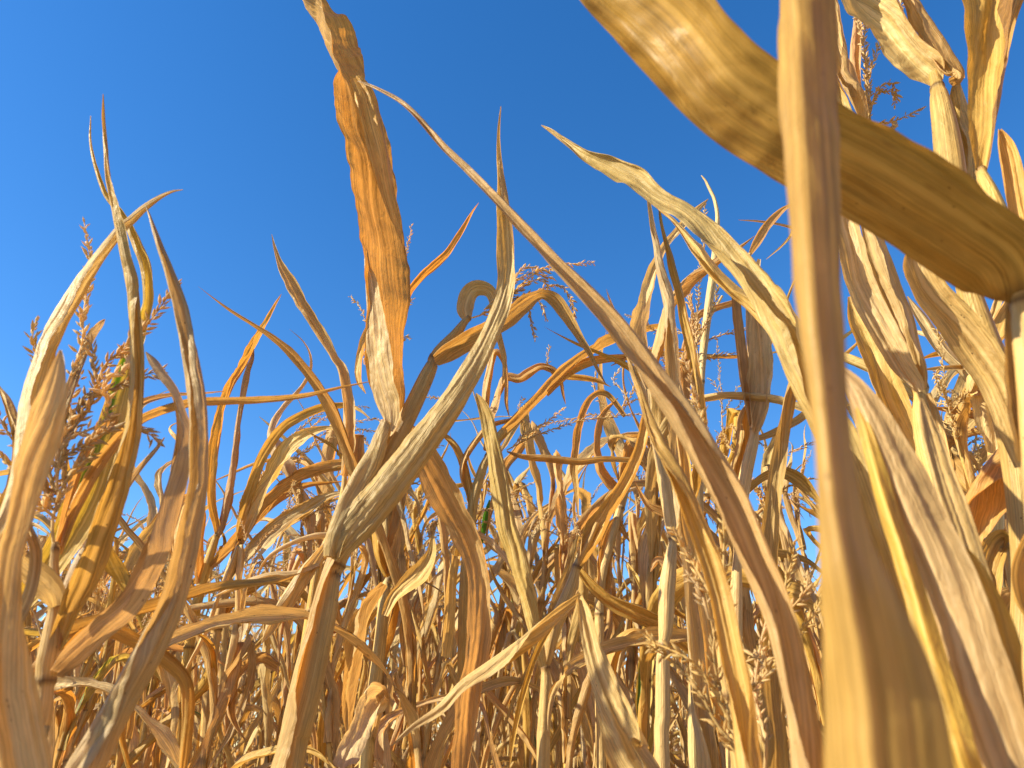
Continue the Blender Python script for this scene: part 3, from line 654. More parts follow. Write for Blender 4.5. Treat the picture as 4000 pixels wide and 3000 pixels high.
n_.leaf([(1398, 373, 1), (1399, 400, 5), (1402, 438, 9), (1415, 516, 15), (1428, 589, 21), (1446, 676, 26), (1454, 763, 32), (1462, 849, 38), (1464, 930, 44), (1466, 1010, 46), (1480, 1130, 44), (1496, 1258, 44), (1508, 1398, 46), (1518, 1538, 50), (1530, 1670, 54)],
       A=[2.2, 2.0, 1.6, 1.4], roll=[.6, .4, -.3], mat='pale', Y=[1.05, .98], att=.75, ripple=.03, nv=150)
n_.leaf([(1422, 433, 1), (1427, 470, 7), (1433, 503, 9), (1445, 550, 16), (1454, 589, 20), (1468, 640, 20), (1478, 690, 22), (1494, 763, 26), (1508, 850, 26), (1515, 930, 26), (1500, 1050, 26), (1465, 1150, 20)], A=[2.0, 1.5], V=.3, roll=.4, mat='tan', Y=1.2, ripple=.05)
n_.leaf([(1405, 1235, 3), (1420, 1210, 24), (1446, 1230, 34), (1440, 1300, 30), (1432, 1390, 16)], A=1.5, roll=-.5, mat='orange', Y=1.2)
n_.leaf([(1370, 1040, 2), (1400, 1090, 16), (1440, 1110, 26), (1490, 1150, 20), (1452, 1170, 14)], A=1.2, roll=.5, mat='orange', Y=1.25)
n_.leaf([(1340, 1560, 3), (1320, 1470, 26), (1330, 1400, 30), (1370, 1370, 26), (1430, 1395, 16)], A=1.2, roll=.5, mat='tan', Y=1.3)
n_.tassel([[(1524, 914), (1500, 860), (1480, 815), (1463, 784)], [(1535, 960), (1524, 914), (1512, 880), (1500, 850)]], Y=.8, size=.0108, gap=.0030)

# ---- P10: plant carrying the foreground tassels
q = Plant('dry corn plant with a heavy brown tassel hanging low behind the diagonal leaf', 0.78,
          [(1556, 1360, 12), (1562, 1450, 22), (1580, 1560, 30), (1600, 1680, 36)], nodes=[(1570, 1500)])
q.tassel([[(1558, 1400), (1556, 1300), (1555, 1188), (1546, 1095), (1534, 1000), (1520, 910), (1500, 850)],
          [(1580, 1560), (1550, 1500), (1510, 1452), (1460, 1415), (1420, 1392), (1388, 1376)],
          [(1600, 1660), (1575, 1610), (1545, 1560), (1505, 1500), (1465, 1440), (1420, 1405), (1396, 1385)],
          [(1556, 1330), (1530, 1290), (1500, 1220), (1470, 1170), (1448, 1145)],
          [(1600, 1650), (1580, 1560), (1560, 1480), (1545, 1400), (1560, 1300)],
          [(1556, 1350), (1530, 1330), (1510, 1270), (1490, 1230)],
          [(1620, 1600), (1628, 1520), (1640, 1440), (1630, 1400)]], Y=.72, size=.0108, gap=.0030, stem=.0016)
q.tassel([[(1650, 1680), (1648, 1600), (1652, 1520), (1668, 1440), (1690, 1350), (1720, 1290), (1752, 1235)],
          [(1650, 1600), (1640, 1520), (1632, 1440), (1650, 1340), (1665, 1290)],
          [(1668, 1440), (1700, 1400), (1745, 1340), (1770, 1290)],
          [(1700, 1320), (1710, 1260), (1712, 1210), (1715, 1172)]], Y=.8, size=.0105, gap=.0036, stem=.0015)
q.leaf([(1460, 900, 2), (1470, 960, 18), (1482, 1040, 30), (1490, 1120, 38), (1510, 1200, 44), (1530, 1300, 52), (1548, 1400, 58), (1560, 1500, 60), (1580, 1600, 60)], A=1.2, V=.4, roll=-.3, mat='tan', Y=.92, ripple=.05)

# ---- P11: slim stalk with the tube sheath against the sky
r = Plant('corn plant with a wide pale sheath flaring under its bare upper stem', 1.22,
          [(1619, 548, 7), (1616, 640, 10), (1618, 740, 12), (1626, 840, 18), (1630, 930, 20), (1626, 960, 26), (1611, 1025, 30), (1600, 1100, 30), (1594, 1180, 18), (1590, 1300, 30), (1588, 1480, 32), (1586, 1670, 34)],
          nodes=[(1630, 932), (1594, 1182)])
r.leaf([(1712, 440, 8), (1688, 455, 14), (1664, 478, 20), (1645, 505, 20), (1630, 530, 18), (1619, 550, 10)], A=1.3, roll=.5, mat='tan', Y=1.25)
r.leaf([(1640, 560, 8), (1632, 600, 20), (1634, 660, 36), (1640, 720, 50), (1644, 790, 56), (1644, 850, 52), (1638, 900, 40), (1631, 932, 22)], A=[1.0, 1.6], V=.3, roll=[.4, .1], mat='pale', Y=1.2, ripple=.06)
r.leaf([(1586, 630, 4), (1590, 650, 20), (1597, 719, 24), (1606, 790, 26), (1615, 850, 26), (1626, 920, 18)], A=1.5, roll=-.4, mat='tan', Y=1.2)
r.leaf([(1595, 475, 1), (1640, 478, 5), (1690, 486, 6), (1740, 500, 8)], A=1.4, roll=.8, mat='orange', Y=1.5)
r.leaf([(1655, 560, 1), (1690, 530, 6), (1710, 505, 8), (1720, 470, 8)], A=1.5, roll=.4, mat='orange', Y=1.5)
r.leaf([(1728, 775, 16), (1714, 830, 24), (1702, 880, 28), (1690, 940, 32), (1679, 1025, 38), (1668, 1118, 42), (1662, 1212, 46), (1664, 1352, 48), (1668, 1492, 52), (1676, 1680, 56)], A=[1.8, 1.3], V=.3, roll=[-.3, .3], mat='tan', Y=.95, att=.75, ripple=.05)
r.leaf([(1780, 850, 4), (1740, 895, 18), (1700, 920, 20), (1660, 940, 18), (1632, 950, 14)], A=1.3, roll=.8, mat='tan', Y=1.3)
r.leaf([(1620, 870, 3), (1606, 900, 24), (1600, 960, 30), (1590, 1030, 34), (1575, 1100, 26), (1592, 1180, 16)], A=1.5, roll=.4, mat='orange', Y=1.3, ripple=.12)
r.leaf([(1775, 1090, 6), (1730, 1040, 34), (1690, 1020, 30), (1650, 1030, 20), (1612, 1060, 16)], A=1.1, roll=.6, mat='tan', Y=1.3)
r.leaf([(1780, 1240, 6), (1740, 1210, 16), (1690, 1195, 20), (1640, 1190, 20), (1600, 1185, 16)], A=2.2, roll=.6, mat='pale', Y=1.3)
s_ = Plant('dry corn plant whose thin upper stalk and slim tassel stand between the pale spears', 1.45,
           [(1515, 379, 2), (1524, 390, 5), (1532, 407, 7), (1543, 430, 8), (1550, 472, 10), (1545, 546, 16), (1540, 600, 20), (1532, 654, 20), (1519, 763, 18), (1516, 828, 13), (1512, 900, 20), (1508, 1100, 24), (1506, 1300, 26), (1500, 1670, 28)],
           nodes=[(1516, 830), (1540, 600)])
s_.tassel([[(1511, 790), (1507, 730), (1510, 670), (1512, 600), (1516, 530), (1522, 451)], [(1508, 740), (1495, 700), (1490, 650), (1480, 620)], [(1508, 740), (1525, 700), (1540, 660)], [(1508, 700), (1490, 640), (1500, 590)],
           [(1508, 760), (1480, 720), (1430, 700), (1385, 690), (1345, 680)], [(1508, 720), (1530, 690), (1550, 640), (1556, 600)]], Y=1.4, size=.0105, gap=.003)
s_.leaf([(1690, 650, 2), (1640, 640, 8), (1590, 652, 14), (1540, 668, 18), (1500, 690, 18), (1480, 760, 16)], A=1.7, roll=.8, mat='orange', Y=1.5)
s_.leaf([(1320, 790, 2), (1380, 762, 12), (1440, 764, 14), (1500, 768, 13), (1560, 770, 12), (1620, 768, 8), (1700, 757, 3)], A=1.8, roll=.9, mat='orange', Y=1.5)
s_.leaf([(1470, 1000, 4), (1466, 940, 26), (1474, 870, 34), (1480, 800, 30), (1490, 740, 22), (1510, 700, 12)], A=1.4, roll=.4, mat='orange', Y=1.5, ripple=.12)
s_.tassel([[(1561, 950), (1562, 900), (1560, 850), (1554, 790), (1548, 740)], [(1562, 890), (1580, 860), (1600, 830), (1620, 840)], [(1562, 880), (1540, 840), (1530, 820)], [(1562, 900), (1590, 880), (1606, 860)]], Y=1.9, size=.010, gap=.005, mat=M['pale'])

# ---- P12: near right plant: the pale leaf bowing over the sky and the big stem-like leaf
t_ = Plant('big near corn plant at the lower right with a pale twisted leaf', 0.56,
           [(2120, 1300, 60), (2170, 1500, 80), (2200, 1680, 90)], nodes=[], mat='stalk')
t_.leaf([(1170, 271, 2), (1190, 283, 9), (1212, 299, 12), (1240, 318, 18), (1268, 336, 26), (1310, 352, 40), (1345, 370, 50), (1376, 385, 54), (1405, 412, 46), (1434, 434, 44), (1480, 458, 44), (1537, 503, 48), (1593, 566, 62), (1645, 636, 74), (1688, 706, 80), (1723, 776, 80), (1760, 850, 84), (1800, 930, 90), (1850, 1030, 110), (1910, 1160, 140), (1970, 1300, 170), (2020, 1450, 190), (2070, 1620, 200), (2120, 1780, 200)],
        A=[2.1, 1.6, .9, 1.3, 1.2, 1.1], V=[.1, .3, .5, .3], roll=[.3, .1, -.4, -.2, .1], el=[0, 0, 0.25, 0, 0, 0], mat='pale', Y=[.80, .76, .72, .66, .62, .60], att=.68, ripple=.03, nv=170, nu=33, label='pale twisted leaf bowing over the sky')
t_.leaf([(1407, 438, 1), (1428, 455, 7), (1450, 472, 9), (1472, 496, 14), (1493, 524, 20), (1510, 545, 28), (1537, 581, 30), (1580, 624, 32), (1623, 659, 32), (1671, 711, 36), (1706, 762, 38), (1745, 830, 40), (1790, 920, 46), (1850, 1060, 60), (1920, 1250, 80), (2000, 1450, 100), (2080, 1700, 110)],
        A=[2.0, 1.7, 1.5], V=.2, roll=[.3, .1, -.2], mat='pale', Y=[.85, .80, .62], att=.7, ripple=.03, nv=150)
t_.leaf([(1800, 780, 4), (1842, 830, 50), (1880, 900, 90), (1920, 990, 120), (1970, 1090, 130), (2020, 1200, 138), (2065, 1320, 146), (2105, 1450, 156), (2145, 1580, 165), (2185, 1700, 170), (2225, 1830, 170)],
        A=[-.4, -.7, -.8], V=[-.3, -.3], rn=.3, roll=[.4, .5, .55], pleat=.35, mat='tan', Y=[.50, .415], att=.72, ripple=.025, nv=130, nu=31)
t_.leaf([(1846, 860, 8), (1870, 930, 34), (1900, 1030, 44), (1932, 1140, 50), (1975, 1280, 56), (2020, 1430, 62), (2062, 1560, 66), (2100, 1690, 70)],
        A=[-1.2, -1.3], V=[-.3, -.3], mat='tan', rn=.3, Y=[.494, .411], att=.72, ripple=.01, wrinkle=.02, nv=130, name='sheath')
t_.leaf([(1990, 860, 6), (2010, 930, 40), (2040, 1030, 56), (2080, 1150, 64), (2120, 1290, 70), (2160, 1430, 76), (2200, 1600, 80), (2220, 1700, 80)],
        A=[-.9, -1.1], V=[.5, .5], mat='pale', rn=.3, Y=[.60, .50], att=.72, ripple=.04, nv=130)
t_.leaf([(1880, 1180, 4), (1900, 1260, 30), (1935, 1380, 44), (1975, 1500, 50), (2010, 1620, 56), (2030, 1700, 60)],
        A=[-.9, -1.1], V=[.5, .5], mat='tan', rn=.3, Y=[.60, .50], att=.72, ripple=.04, nv=130)
t_.leaf([(2070, 1170, 4), (2100, 1210, 26), (2130, 1270, 40), (2155, 1340, 60), (2180, 1430, 70), (2200, 1530, 70), (2230, 1680, 80)], A=1.0, V=.3, roll=-.3, mat='tan', Y=.46, ripple=.15, rf=26)

# ---- P13: the blurred leaf right in front of the lens
u_ = Plant('blurred corn plant closest to the lens, its leaf standing full height', 0.27,
           [(2010, 1900, 60), (2030, 2200, 80)], nodes=[])
u_.leaf([(1734, -260, 70), (1738, -100, 104), (1740, 0, 122), (1744, 150, 122), (1750, 300, 116), (1758, 450, 106), (1768, 600, 98), (1776, 720, 90), (1786, 830, 80), (1796, 930, 76), (1806, 1030, 84), (1820, 1130, 104), (1842, 1230, 140), (1866, 1330, 176), (1888, 1430, 216), (1904, 1530, 248), (1916, 1660, 270), (1940, 1800, 290), (1970, 1950, 240)],
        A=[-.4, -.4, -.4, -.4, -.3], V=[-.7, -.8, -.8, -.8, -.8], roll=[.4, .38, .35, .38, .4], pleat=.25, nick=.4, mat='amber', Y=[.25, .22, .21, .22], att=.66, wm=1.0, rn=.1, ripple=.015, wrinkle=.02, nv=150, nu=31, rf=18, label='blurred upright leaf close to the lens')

# ---- P14: broad leaf slanting overhead
v_ = Plant('near right edge corn plant whose broad shaded leaf slants overhead', 0.42,
           [(2206, 640, 40), (2212, 700, 50), (2225, 820, 56), (2240, 1000, 60), (2260, 1300, 64), (2280, 1680, 70)], nodes=[(2206, 650)])
v_.leaf([(1180, -260, 100), (1250, -150, 150), (1330, -55, 176), (1390, 5, 186), (1450, 68, 192), (1505, 128, 194), (1560, 185, 190), (1630, 240, 190), (1710, 292, 186), (1790, 336, 184), (1870, 378, 184), (1950, 424, 186), (2030, 474, 186), (2100, 525, 182), (2160, 570, 165), (2198, 622, 100), (2206, 650, 40)],
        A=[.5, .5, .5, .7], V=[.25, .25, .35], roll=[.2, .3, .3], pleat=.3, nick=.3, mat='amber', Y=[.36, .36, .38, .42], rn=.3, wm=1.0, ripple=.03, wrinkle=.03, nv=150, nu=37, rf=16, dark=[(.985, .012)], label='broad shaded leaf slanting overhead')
v_.leaf([(2260, 1400, 20), (2236, 1330, 50), (2216, 1290, 56), (2205, 1230, 40), (2230, 1150, 30)], A=.9, roll=.3, mat='tan', Y=.6)
v_.leaf([(2185, 640, 10), (2190, 700, 40), (2200, 800, 60), (2215, 900, 70), (2235, 1010, 70)], A=1.2, roll=.2, mat='pink', Y=.43, name='sheath')

# ---- P15: plants behind it at the upper right
w_ = Plant('tall pale corn plant at the upper right with a crumpled leaf folded over its collar', 0.80,
           [(2018, 160, 24), (2024, 186, 26), (2030, 215, 40), (2042, 280, 52), (2052, 350, 60), (2062, 430, 58), (2072, 520, 50), (2085, 600, 44), (2120, 720, 60), (2160, 830, 66), (2190, 960, 60), (2215, 1200, 56), (2230, 1670, 56)], nodes=[(2024, 188)], mat='pink')
w_.leaf([(1790, -110, 20), (1830, -60, 60), (1880, -5, 84), (1910, 30, 84), (1930, 62, 74), (1950, 95, 76), (1980, 130, 84), (2010, 158, 80), (2026, 182, 30)], A=[.8, 1.0, 1.2], V=[.5, .2], roll=[-.3, -.1, .1], el=[0, 0, .2, .2], mat='pale', ripple=.12, wrinkle=.06, nu=27)
w_.leaf([(1945, -30, 20), (1980, 30, 40), (2010, 80, 40), (2040, 130, 44), (2066, 165, 34), (2050, 178, 20)], A=1.3, roll=.4, mat='tan', Y=.78, ripple=.1)
w_.leaf([(2064, 176, 10), (2066, 210, 30), (2080, 260, 40), (2090, 320, 44), (2098, 400, 46), (2100, 460, 40)], A=1.1, roll=.5, mat='pink', Y=.82, name='sheath')
w_.leaf([(1970, 540, 20), (1990, 590, 60), (2025, 645, 80), (2070, 700, 88), (2115, 760, 90), (2160, 830, 90), (2200, 920, 90), (2230, 1000, 80)], A=.8, V=.3, roll=[-.2, .2], mat='pink', Y=.72, ripple=.04)
x_ = Plant('corn plant at the top right corner with a dark upright leaf over a yellow collar', 0.62,
           [(2118, 366, 20), (2124, 385, 26), (2140, 420, 34), (2165, 480, 40), (2200, 560, 46), (2250, 700, 50), (2290, 1000, 54), (2320, 1670, 60)], nodes=[(2119, 372)])
x_.leaf([(2150, -220, 60), (2142, -100, 96), (2138, 0, 104), (2134, 70, 96), (2130, 140, 80), (2126, 210, 70), (2122, 280, 56), (2120, 335, 40), (2119, 372, 24)], A=.9, V=[.3, .5], roll=[.3, .2], mat='tan', ripple=.07)
x_.leaf([(2160, 280, 6), (2176, 320, 34), (2190, 370, 46), (2202, 430, 50), (2215, 500, 46), (2230, 600, 40)], A=1.1, roll=.4, mat='orange', Y=.66, ripple=.06)
x_.leaf([(2230, -60, 20), (2200, -10, 30), (2180, 60, 26), (2160, 160, 22), (2146, 240, 20), (2125, 360, 14)], A=1.5, roll=.3, mat='tan', Y=.64)

y_ = Plant('corn plant behind the blurred leaf with rolled leaves and a tassel high up', 0.92,
           [(1868, 200, 10), (1880, 320, 18), (1880, 460, 30), (1890, 560, 40), (1920, 680, 46), (1950, 760, 46), (1985, 830, 34), (1989, 848, 30), (1994, 905, 44), (2012, 1000, 48), (2040, 1090, 48), (2070, 1250, 50), (2110, 1670, 54)], nodes=[(1988, 846)])
y_.leaf([(1790, -40, 10), (1800, 20, 24), (1812, 90, 34), (1832, 160, 36), (1852, 210, 36), (1868, 260, 24)], A=2.0, roll=.5, mat='pale', Y=.88)
y_.leaf([(1790, 130, 14), (1806, 200, 40), (1826, 260, 46), (1850, 320, 40), (1872, 380, 26)], A=1.6, roll=.4, mat='pale', Y=.9)
y_.leaf([(1850, 30, 6), (1852, 60, 20), (1846, 120, 24), (1850, 180, 20), (1862, 240, 16)], A=1.6, roll=.5, mat='orange', Y=.95)
y_.leaf([(1815, 400, 20), (1822, 470, 44), (1838, 530, 56), (1858, 600, 64), (1882, 660, 66), (1915, 720, 64), (1950, 780, 56), (1980, 825, 36), (1988, 846, 24)], A=1.2, V=.4, roll=-.3, mat='pale', Y=.84, ripple=.04)
y_.leaf([(1860, 440, 10), (1880, 500, 44), (1905, 570, 50), (1935, 650, 48), (1962, 730, 42), (1985, 800, 36), (1992, 840, 20)], A=1.5, V=.2, roll=.4, mat='tan', Y=.86, ripple=.04)
y_.leaf([(1836, 640, 10), (1856, 690, 50), (1884, 750, 60), (1914, 830, 60), (1945, 900, 60), (1990, 1000, 50), (2040, 1110, 40)], A=.9, roll=-.1, mat='pink', Y=.95, ripple=.04)
y_.leaf([(1920, 800, 6), (1935, 850, 24), (1950, 900, 34), (1960, 960, 40), (1990, 1040, 36), (2030, 1100, 26)], A=1.0, roll=.3, mat='orange', Y=.98)
y_.leaf([(2060, 1100, 6), (2052, 1040, 16), (2040, 970, 20), (2024, 900, 18), (2005, 850, 14)], A=1.4, roll=.4, mat='stalkbrown', Y=.90)
y_.tassel([[(1868, 300), (1876, 220), (1874, 140), (1862, 60), (1840, -10), (1830, -50)], [(1875, 230), (1885, 160), (1900, 100), (1925, 40), (1950, -20)], [(1876, 250), (1890, 210), (1920, 195), (1954, 190)], [(1880, 290), (1920, 275), (1950, 245), (2004, 228)], [(1876, 240), (1895, 200), (1930, 205), (1945, 200)], [(1872, 200), (1860, 120), (1875, 60), (1880, 10)], [(1878, 280), (1900, 270), (1915, 285)]], Y=.9, size=.0105, gap=.0033)

# ---- P17: right edge, further back
z_ = Plant('dry corn plant at the right edge with a broad leaf opening towards the upper right', 1.15,
           [(2104, 810, 30), (2120, 850, 60), (2135, 900, 40), (2150, 980, 30), (2150, 1100, 34), (2146, 1300, 36), (2140, 1670, 38)], nodes=[(2150, 990)])
z_.leaf([(2260, 900, 10), (2225, 945, 60), (2195, 990, 84), (2160, 1040, 96), (2130, 1090, 92), (2108, 1140, 76), (2100, 1180, 46), (2120, 1260, 26), (2142, 1340, 20)], A=.6, V=.6, roll=[-.2, 0], mat='orange', Y=.9, ripple=.05)
z_.leaf([(2060, 1660, 4), (2080, 1560, 50), (2100, 1440, 60), (2120, 1330, 60), (2134, 1240, 60), (2150, 1180, 50), (2170, 1160, 30), (2150, 1200, 20)], A=.8, V=.2, roll=.2, mat='tan', Y=1.0, ripple=.12)
z_.leaf([(2195, 1400, 6), (2200, 1300, 40), (2196, 1220, 50), (2180, 1170, 44), (2160, 1180, 24)], A=.8, roll=.2, mat='tan', Y=1.0, ripple=.12)
z_.leaf([(1960, 640, 3), (1985, 680, 22), (2010, 720, 30), (2040, 760, 30), (2080, 800, 26), (2120, 850, 22), (2150, 900, 18)], A=1.5, roll=.5, mat='pale', Y=1.2)
z_.leaf([(1995, 798, 3), (2030, 796, 12), (2080, 793, 14), (2130, 792, 14), (2180, 800, 12)], A=1.6, roll=.8, mat='pale', Y=1.2)
z_.leaf([(1990, 775, 3), (2030, 764, 16), (2075, 768, 22), (2110, 790, 16)], A=1.2, roll=.8, mat='orange', Y=1.25)
z_.leaf([(2010, 880, 4), (2060, 886, 18), (2120, 898, 22), (2170, 905, 22), (2240, 915, 18)], A=1.7, roll=.9, mat='orange', Y=1.2)
z_.leaf([(2095, 850, 10), (2115, 830, 50), (2140, 860, 80), (2150, 920, 84), (2152, 980, 40)], A=.9, V=.2, roll=.1, mat='pale', Y=1.1, ripple=.06)
z_.leaf([(2005, 900, 3), (2035, 925, 8), (2070, 960, 10), (2100, 990, 10), (2130, 1040, 10)], A=1.5, roll=.5, mat='orange', Y=1.3)
z_.tassel([[(2070, 1100), (2080, 1020), (2060, 950), (2055, 910), (2100, 862), (2110, 850)], [(2100, 1000), (2070, 960), (2045, 930), (2050, 890)], [(2090, 960), (2060, 860), (2020, 855)], [(2100, 990), (2120, 920), (2130, 880), (2126, 830)], [(2080, 1030), (2050, 1000), (2020, 960)], [(2080, 1050), (2110, 980), (2160, 930), (2200, 900)], [(2070, 1010), (2060, 980), (2030, 930), (2010, 900)]], Y=1.4, size=.0115, gap=.0033)

# ---- arching leaves in the middle distance
aa = Plant('dry corn plant in the middle with leaves arching over a small curled tip', 1.55,
           [(1225, 790, 10), (1203, 812, 16), (1170, 850, 20), (1120, 900, 22), (1075, 950, 22), (1055, 985, 16), (1040, 1020, 22), (1020, 1100, 24), (1005, 1250, 26), (1000, 1400, 26), (1000, 1670, 28)], nodes=[(1055, 985), (1008, 1200)])
aa.leaf([(1222, 873, 1), (1216, 850, 8), (1212, 826, 10), (1203, 806, 14), (1185, 795, 18), (1165, 793, 20), (1140, 806, 22), (1120, 818, 20), (1095, 815, 20), (1080, 840, 18), (1062, 900, 18), (1050, 970, 14)], A=[1.2, 1.0], roll=[.3, .6], mat='orange', ripple=.14)
aa.leaf([(1460, 700, 2), (1420, 705, 14), (1372, 716, 20), (1324, 732, 22), (1272, 758, 22), (1240, 780, 22), (1200, 815, 22), (1150, 870, 20), (1090, 930, 18)], A=1.6, roll=[.9, .5], mat='tan', Y=1.5, ripple=.08)
aa.leaf([(1405, 770, 3), (1350, 772, 16), (1300, 776, 22), (1262, 786, 26), (1225, 810, 20), (1180, 850, 16)], A=1.3, roll=.8, mat='orange', Y=1.5)
aa.leaf([(1320, 836, 1), (1290, 822, 10), (1250, 815, 13), (1215, 812, 12)], A=1.3, roll=.8, mat='orange', Y=1.55)
aa.leaf([(1010, 1070, 2), (1000, 1030, 14), (1005, 990, 16), (1030, 950, 16), (1060, 920, 14), (1110, 905, 10)], A=1.5, roll=.4, mat='tan')
aa.leaf([(905, 940, 2), (940, 930, 6), (980, 960, 16), (1000, 1000, 20), (1014, 1060, 18), (1022, 1110, 12)], A=1.5, roll=.4, mat='tan')
aa.leaf([(985, 1200, 20), (975, 1260, 26), (970, 1340, 30), (965, 1420, 30)], A=1.6, roll=-.4, mat='pale', Y=1.4, name='sheath')
aa.tassel([[(1195, 815), (1185, 790), (1182, 770), (1190, 742)], [(1000, 870), (960, 862), (920, 858), (890, 855)]], Y=1.55, size=.009)

bb = Plant('dry corn plant behind the diagonal leaf with a single orange leaf drooping below it', 1.75,
           [(1560, 640, 6), (1450, 830, 10), (1400, 905, 14), (1370, 990, 18), (1340, 1100, 20), (1300, 1250, 22), (1295, 1400, 22), (1300, 1670, 24)], nodes=[(1340, 1100), (1298, 1330)])
bb.leaf([(1335, 860, 2), (1300, 900, 14), (1290, 960, 20), (1300, 1020, 24), (1330, 1060, 24), (1345, 1100, 14)], A=1.3, roll=.3, mat='orange', ripple=.14)
bb.leaf([(1460, 990, 2), (1420, 960, 16), (1370, 950, 22), (1350, 1000, 24), (1340, 1090, 16)], A=1.2, roll=.3, mat='tan', ripple=.14)
bb.leaf([(1250, 1120, 2), (1245, 1060, 14), (1240, 1000, 18), (1250, 920, 18), (1275, 860, 16), (1310, 850, 14), (1350, 900, 12)], A=1.3, roll=.3, mat='orange', ripple=.14)
bb.leaf([(1360, 1170, 2), (1330, 1130, 26), (1310, 1180, 36), (1305, 1250, 34), (1300, 1330, 18)], A=.9, roll=.3, mat='orange', ripple=.14)
bb.tassel([[(1330, 920), (1290, 900), (1240, 905), (1180, 920), (1125, 960)], [(1330, 900), (1350, 860), (1330, 820), (1340, 790)], [(1345, 890), (1390, 800), (1400, 760), (1440, 740)], [(1340, 880), (1380, 860), (1410, 830)], [(1330, 900), (1300, 870), (1280, 830), (1290, 800)]], Y=1.8, size=.011, gap=.004)
bb.leaf([(1036, 1190, 6), (1044, 1150, 11), (1050, 1115, 13), (1058, 1080, 4)], A=.8, roll=.3, mat='green', Y=2.1)

# ================================================================== the rest of the field: plants grown from a rule, then copied along the rows
def grow_leaf(rs, base, az, L, W, style, A, e0, rad=.011):
    """midrib from the node up the sheath and out along the blade (base first), then reversed to tip first"""
    out = np.array([math.sin(az), math.cos(az), 0.0]); side = np.array([math.cos(az), -math.sin(az), 0.0])
    sh = rs.uniform(.10, .14); n1, n2 = 5, 30
    pts, ws, cur = [], [], []
    p = np.array(base) + out * (rad + .003)
    for i in range(n1):
        pts.append(p + np.array([0, 0, sh * i / n1]) - out * 0.0); ws.append(2 * 2.5 * (rad + .004 + .002 * i / n1)); cur.append(2.5)
    p = pts[-1] + np.array([0, 0, sh / n1])
    e = math.radians(86); ds = L / n2; yaw = 0.0; dy = rs.randn() * .03; kink = rs.uniform(.15, .6)
    kinked = False; tilt = rs.uniform(-.02, .02)
    for i in range(n2 + 1):
        f = i / n2
        pts.append(p.copy())
        ws.append(W * min(1.0, .68 + 2.2 * f) * (1 - max(0, (f - .42) / .58) ** 1.6) + .0005)
        cur.append(A[0] + (A[1] - A[0]) * f if f > .1 else 2.2 + (A[0] - 2.2) * f / .1)
        if style == 'up': te = e0 - .5 * f
        elif style == 'arch': te = e0 - 2.6 * f ** 1.2
        elif style == 'hang': te = e0 - 3.6 * min(1, f * 2.2)
        else: te = e0 if f < kink else -1.1 - .3 * rs.rand()
        if style == 'kink' and f >= kink and not kinked: e = te; kinked = True
        e += (max(te, -1.5) - e) * .28 + rs.randn() * .06
        dy += rs.randn() * .03; yaw += dy
        d = out * math.cos(e) * math.cos(yaw) + side * math.cos(e) * math.sin(yaw) + np.array([0, 0, math.sin(e)])
        d += side * (tilt + .0)
        p = p + d / np.linalg.norm(d) * ds
    pts, ws, cur = np.array(pts)[::-1], np.array(ws)[::-1], np.array(cur)[::-1]
    n = len(pts); tw = rs.randn() * 1.3
    f = np.linspace(1, 0, n)
    C = np.zeros((n, 9)); C[:, :3] = pts; C[:, 3] = ws; C[:, 4] = tw * np.clip(f - .2, 0, 1) * 1.4 ; C[:, 5] = cur
    C[:, 6] = rs.uniform(0, .5); C[:, 7] = (rs.rand() < .3) * .25 * np.clip((f - .3) * 4, 0, 1); C[:, 8] = (rs.rand() < .3) * .25 * np.clip((f - .3) * 4, 0, 1)
    upv = np.array([0, 0, 1.0])
    def nrm(P, T):
        q = np.cross(np.cross(T, upv[None]), T); q = norm(q)
        w = np.clip(1 - np.abs(T[:, 2:3]), 0, 1)
        N = norm(q * (w + .02) + (-out)[None] * (1 - w))
        for i in range(1, len(N)):
            if (N[i] * N[i - 1]).sum() < 0: N[i] = -N[i]
            N[i] = N[i] * .3 + N[i - 1] * .7; N[i] /= np.linalg.norm(N[i])
        return N
    return C, nrm

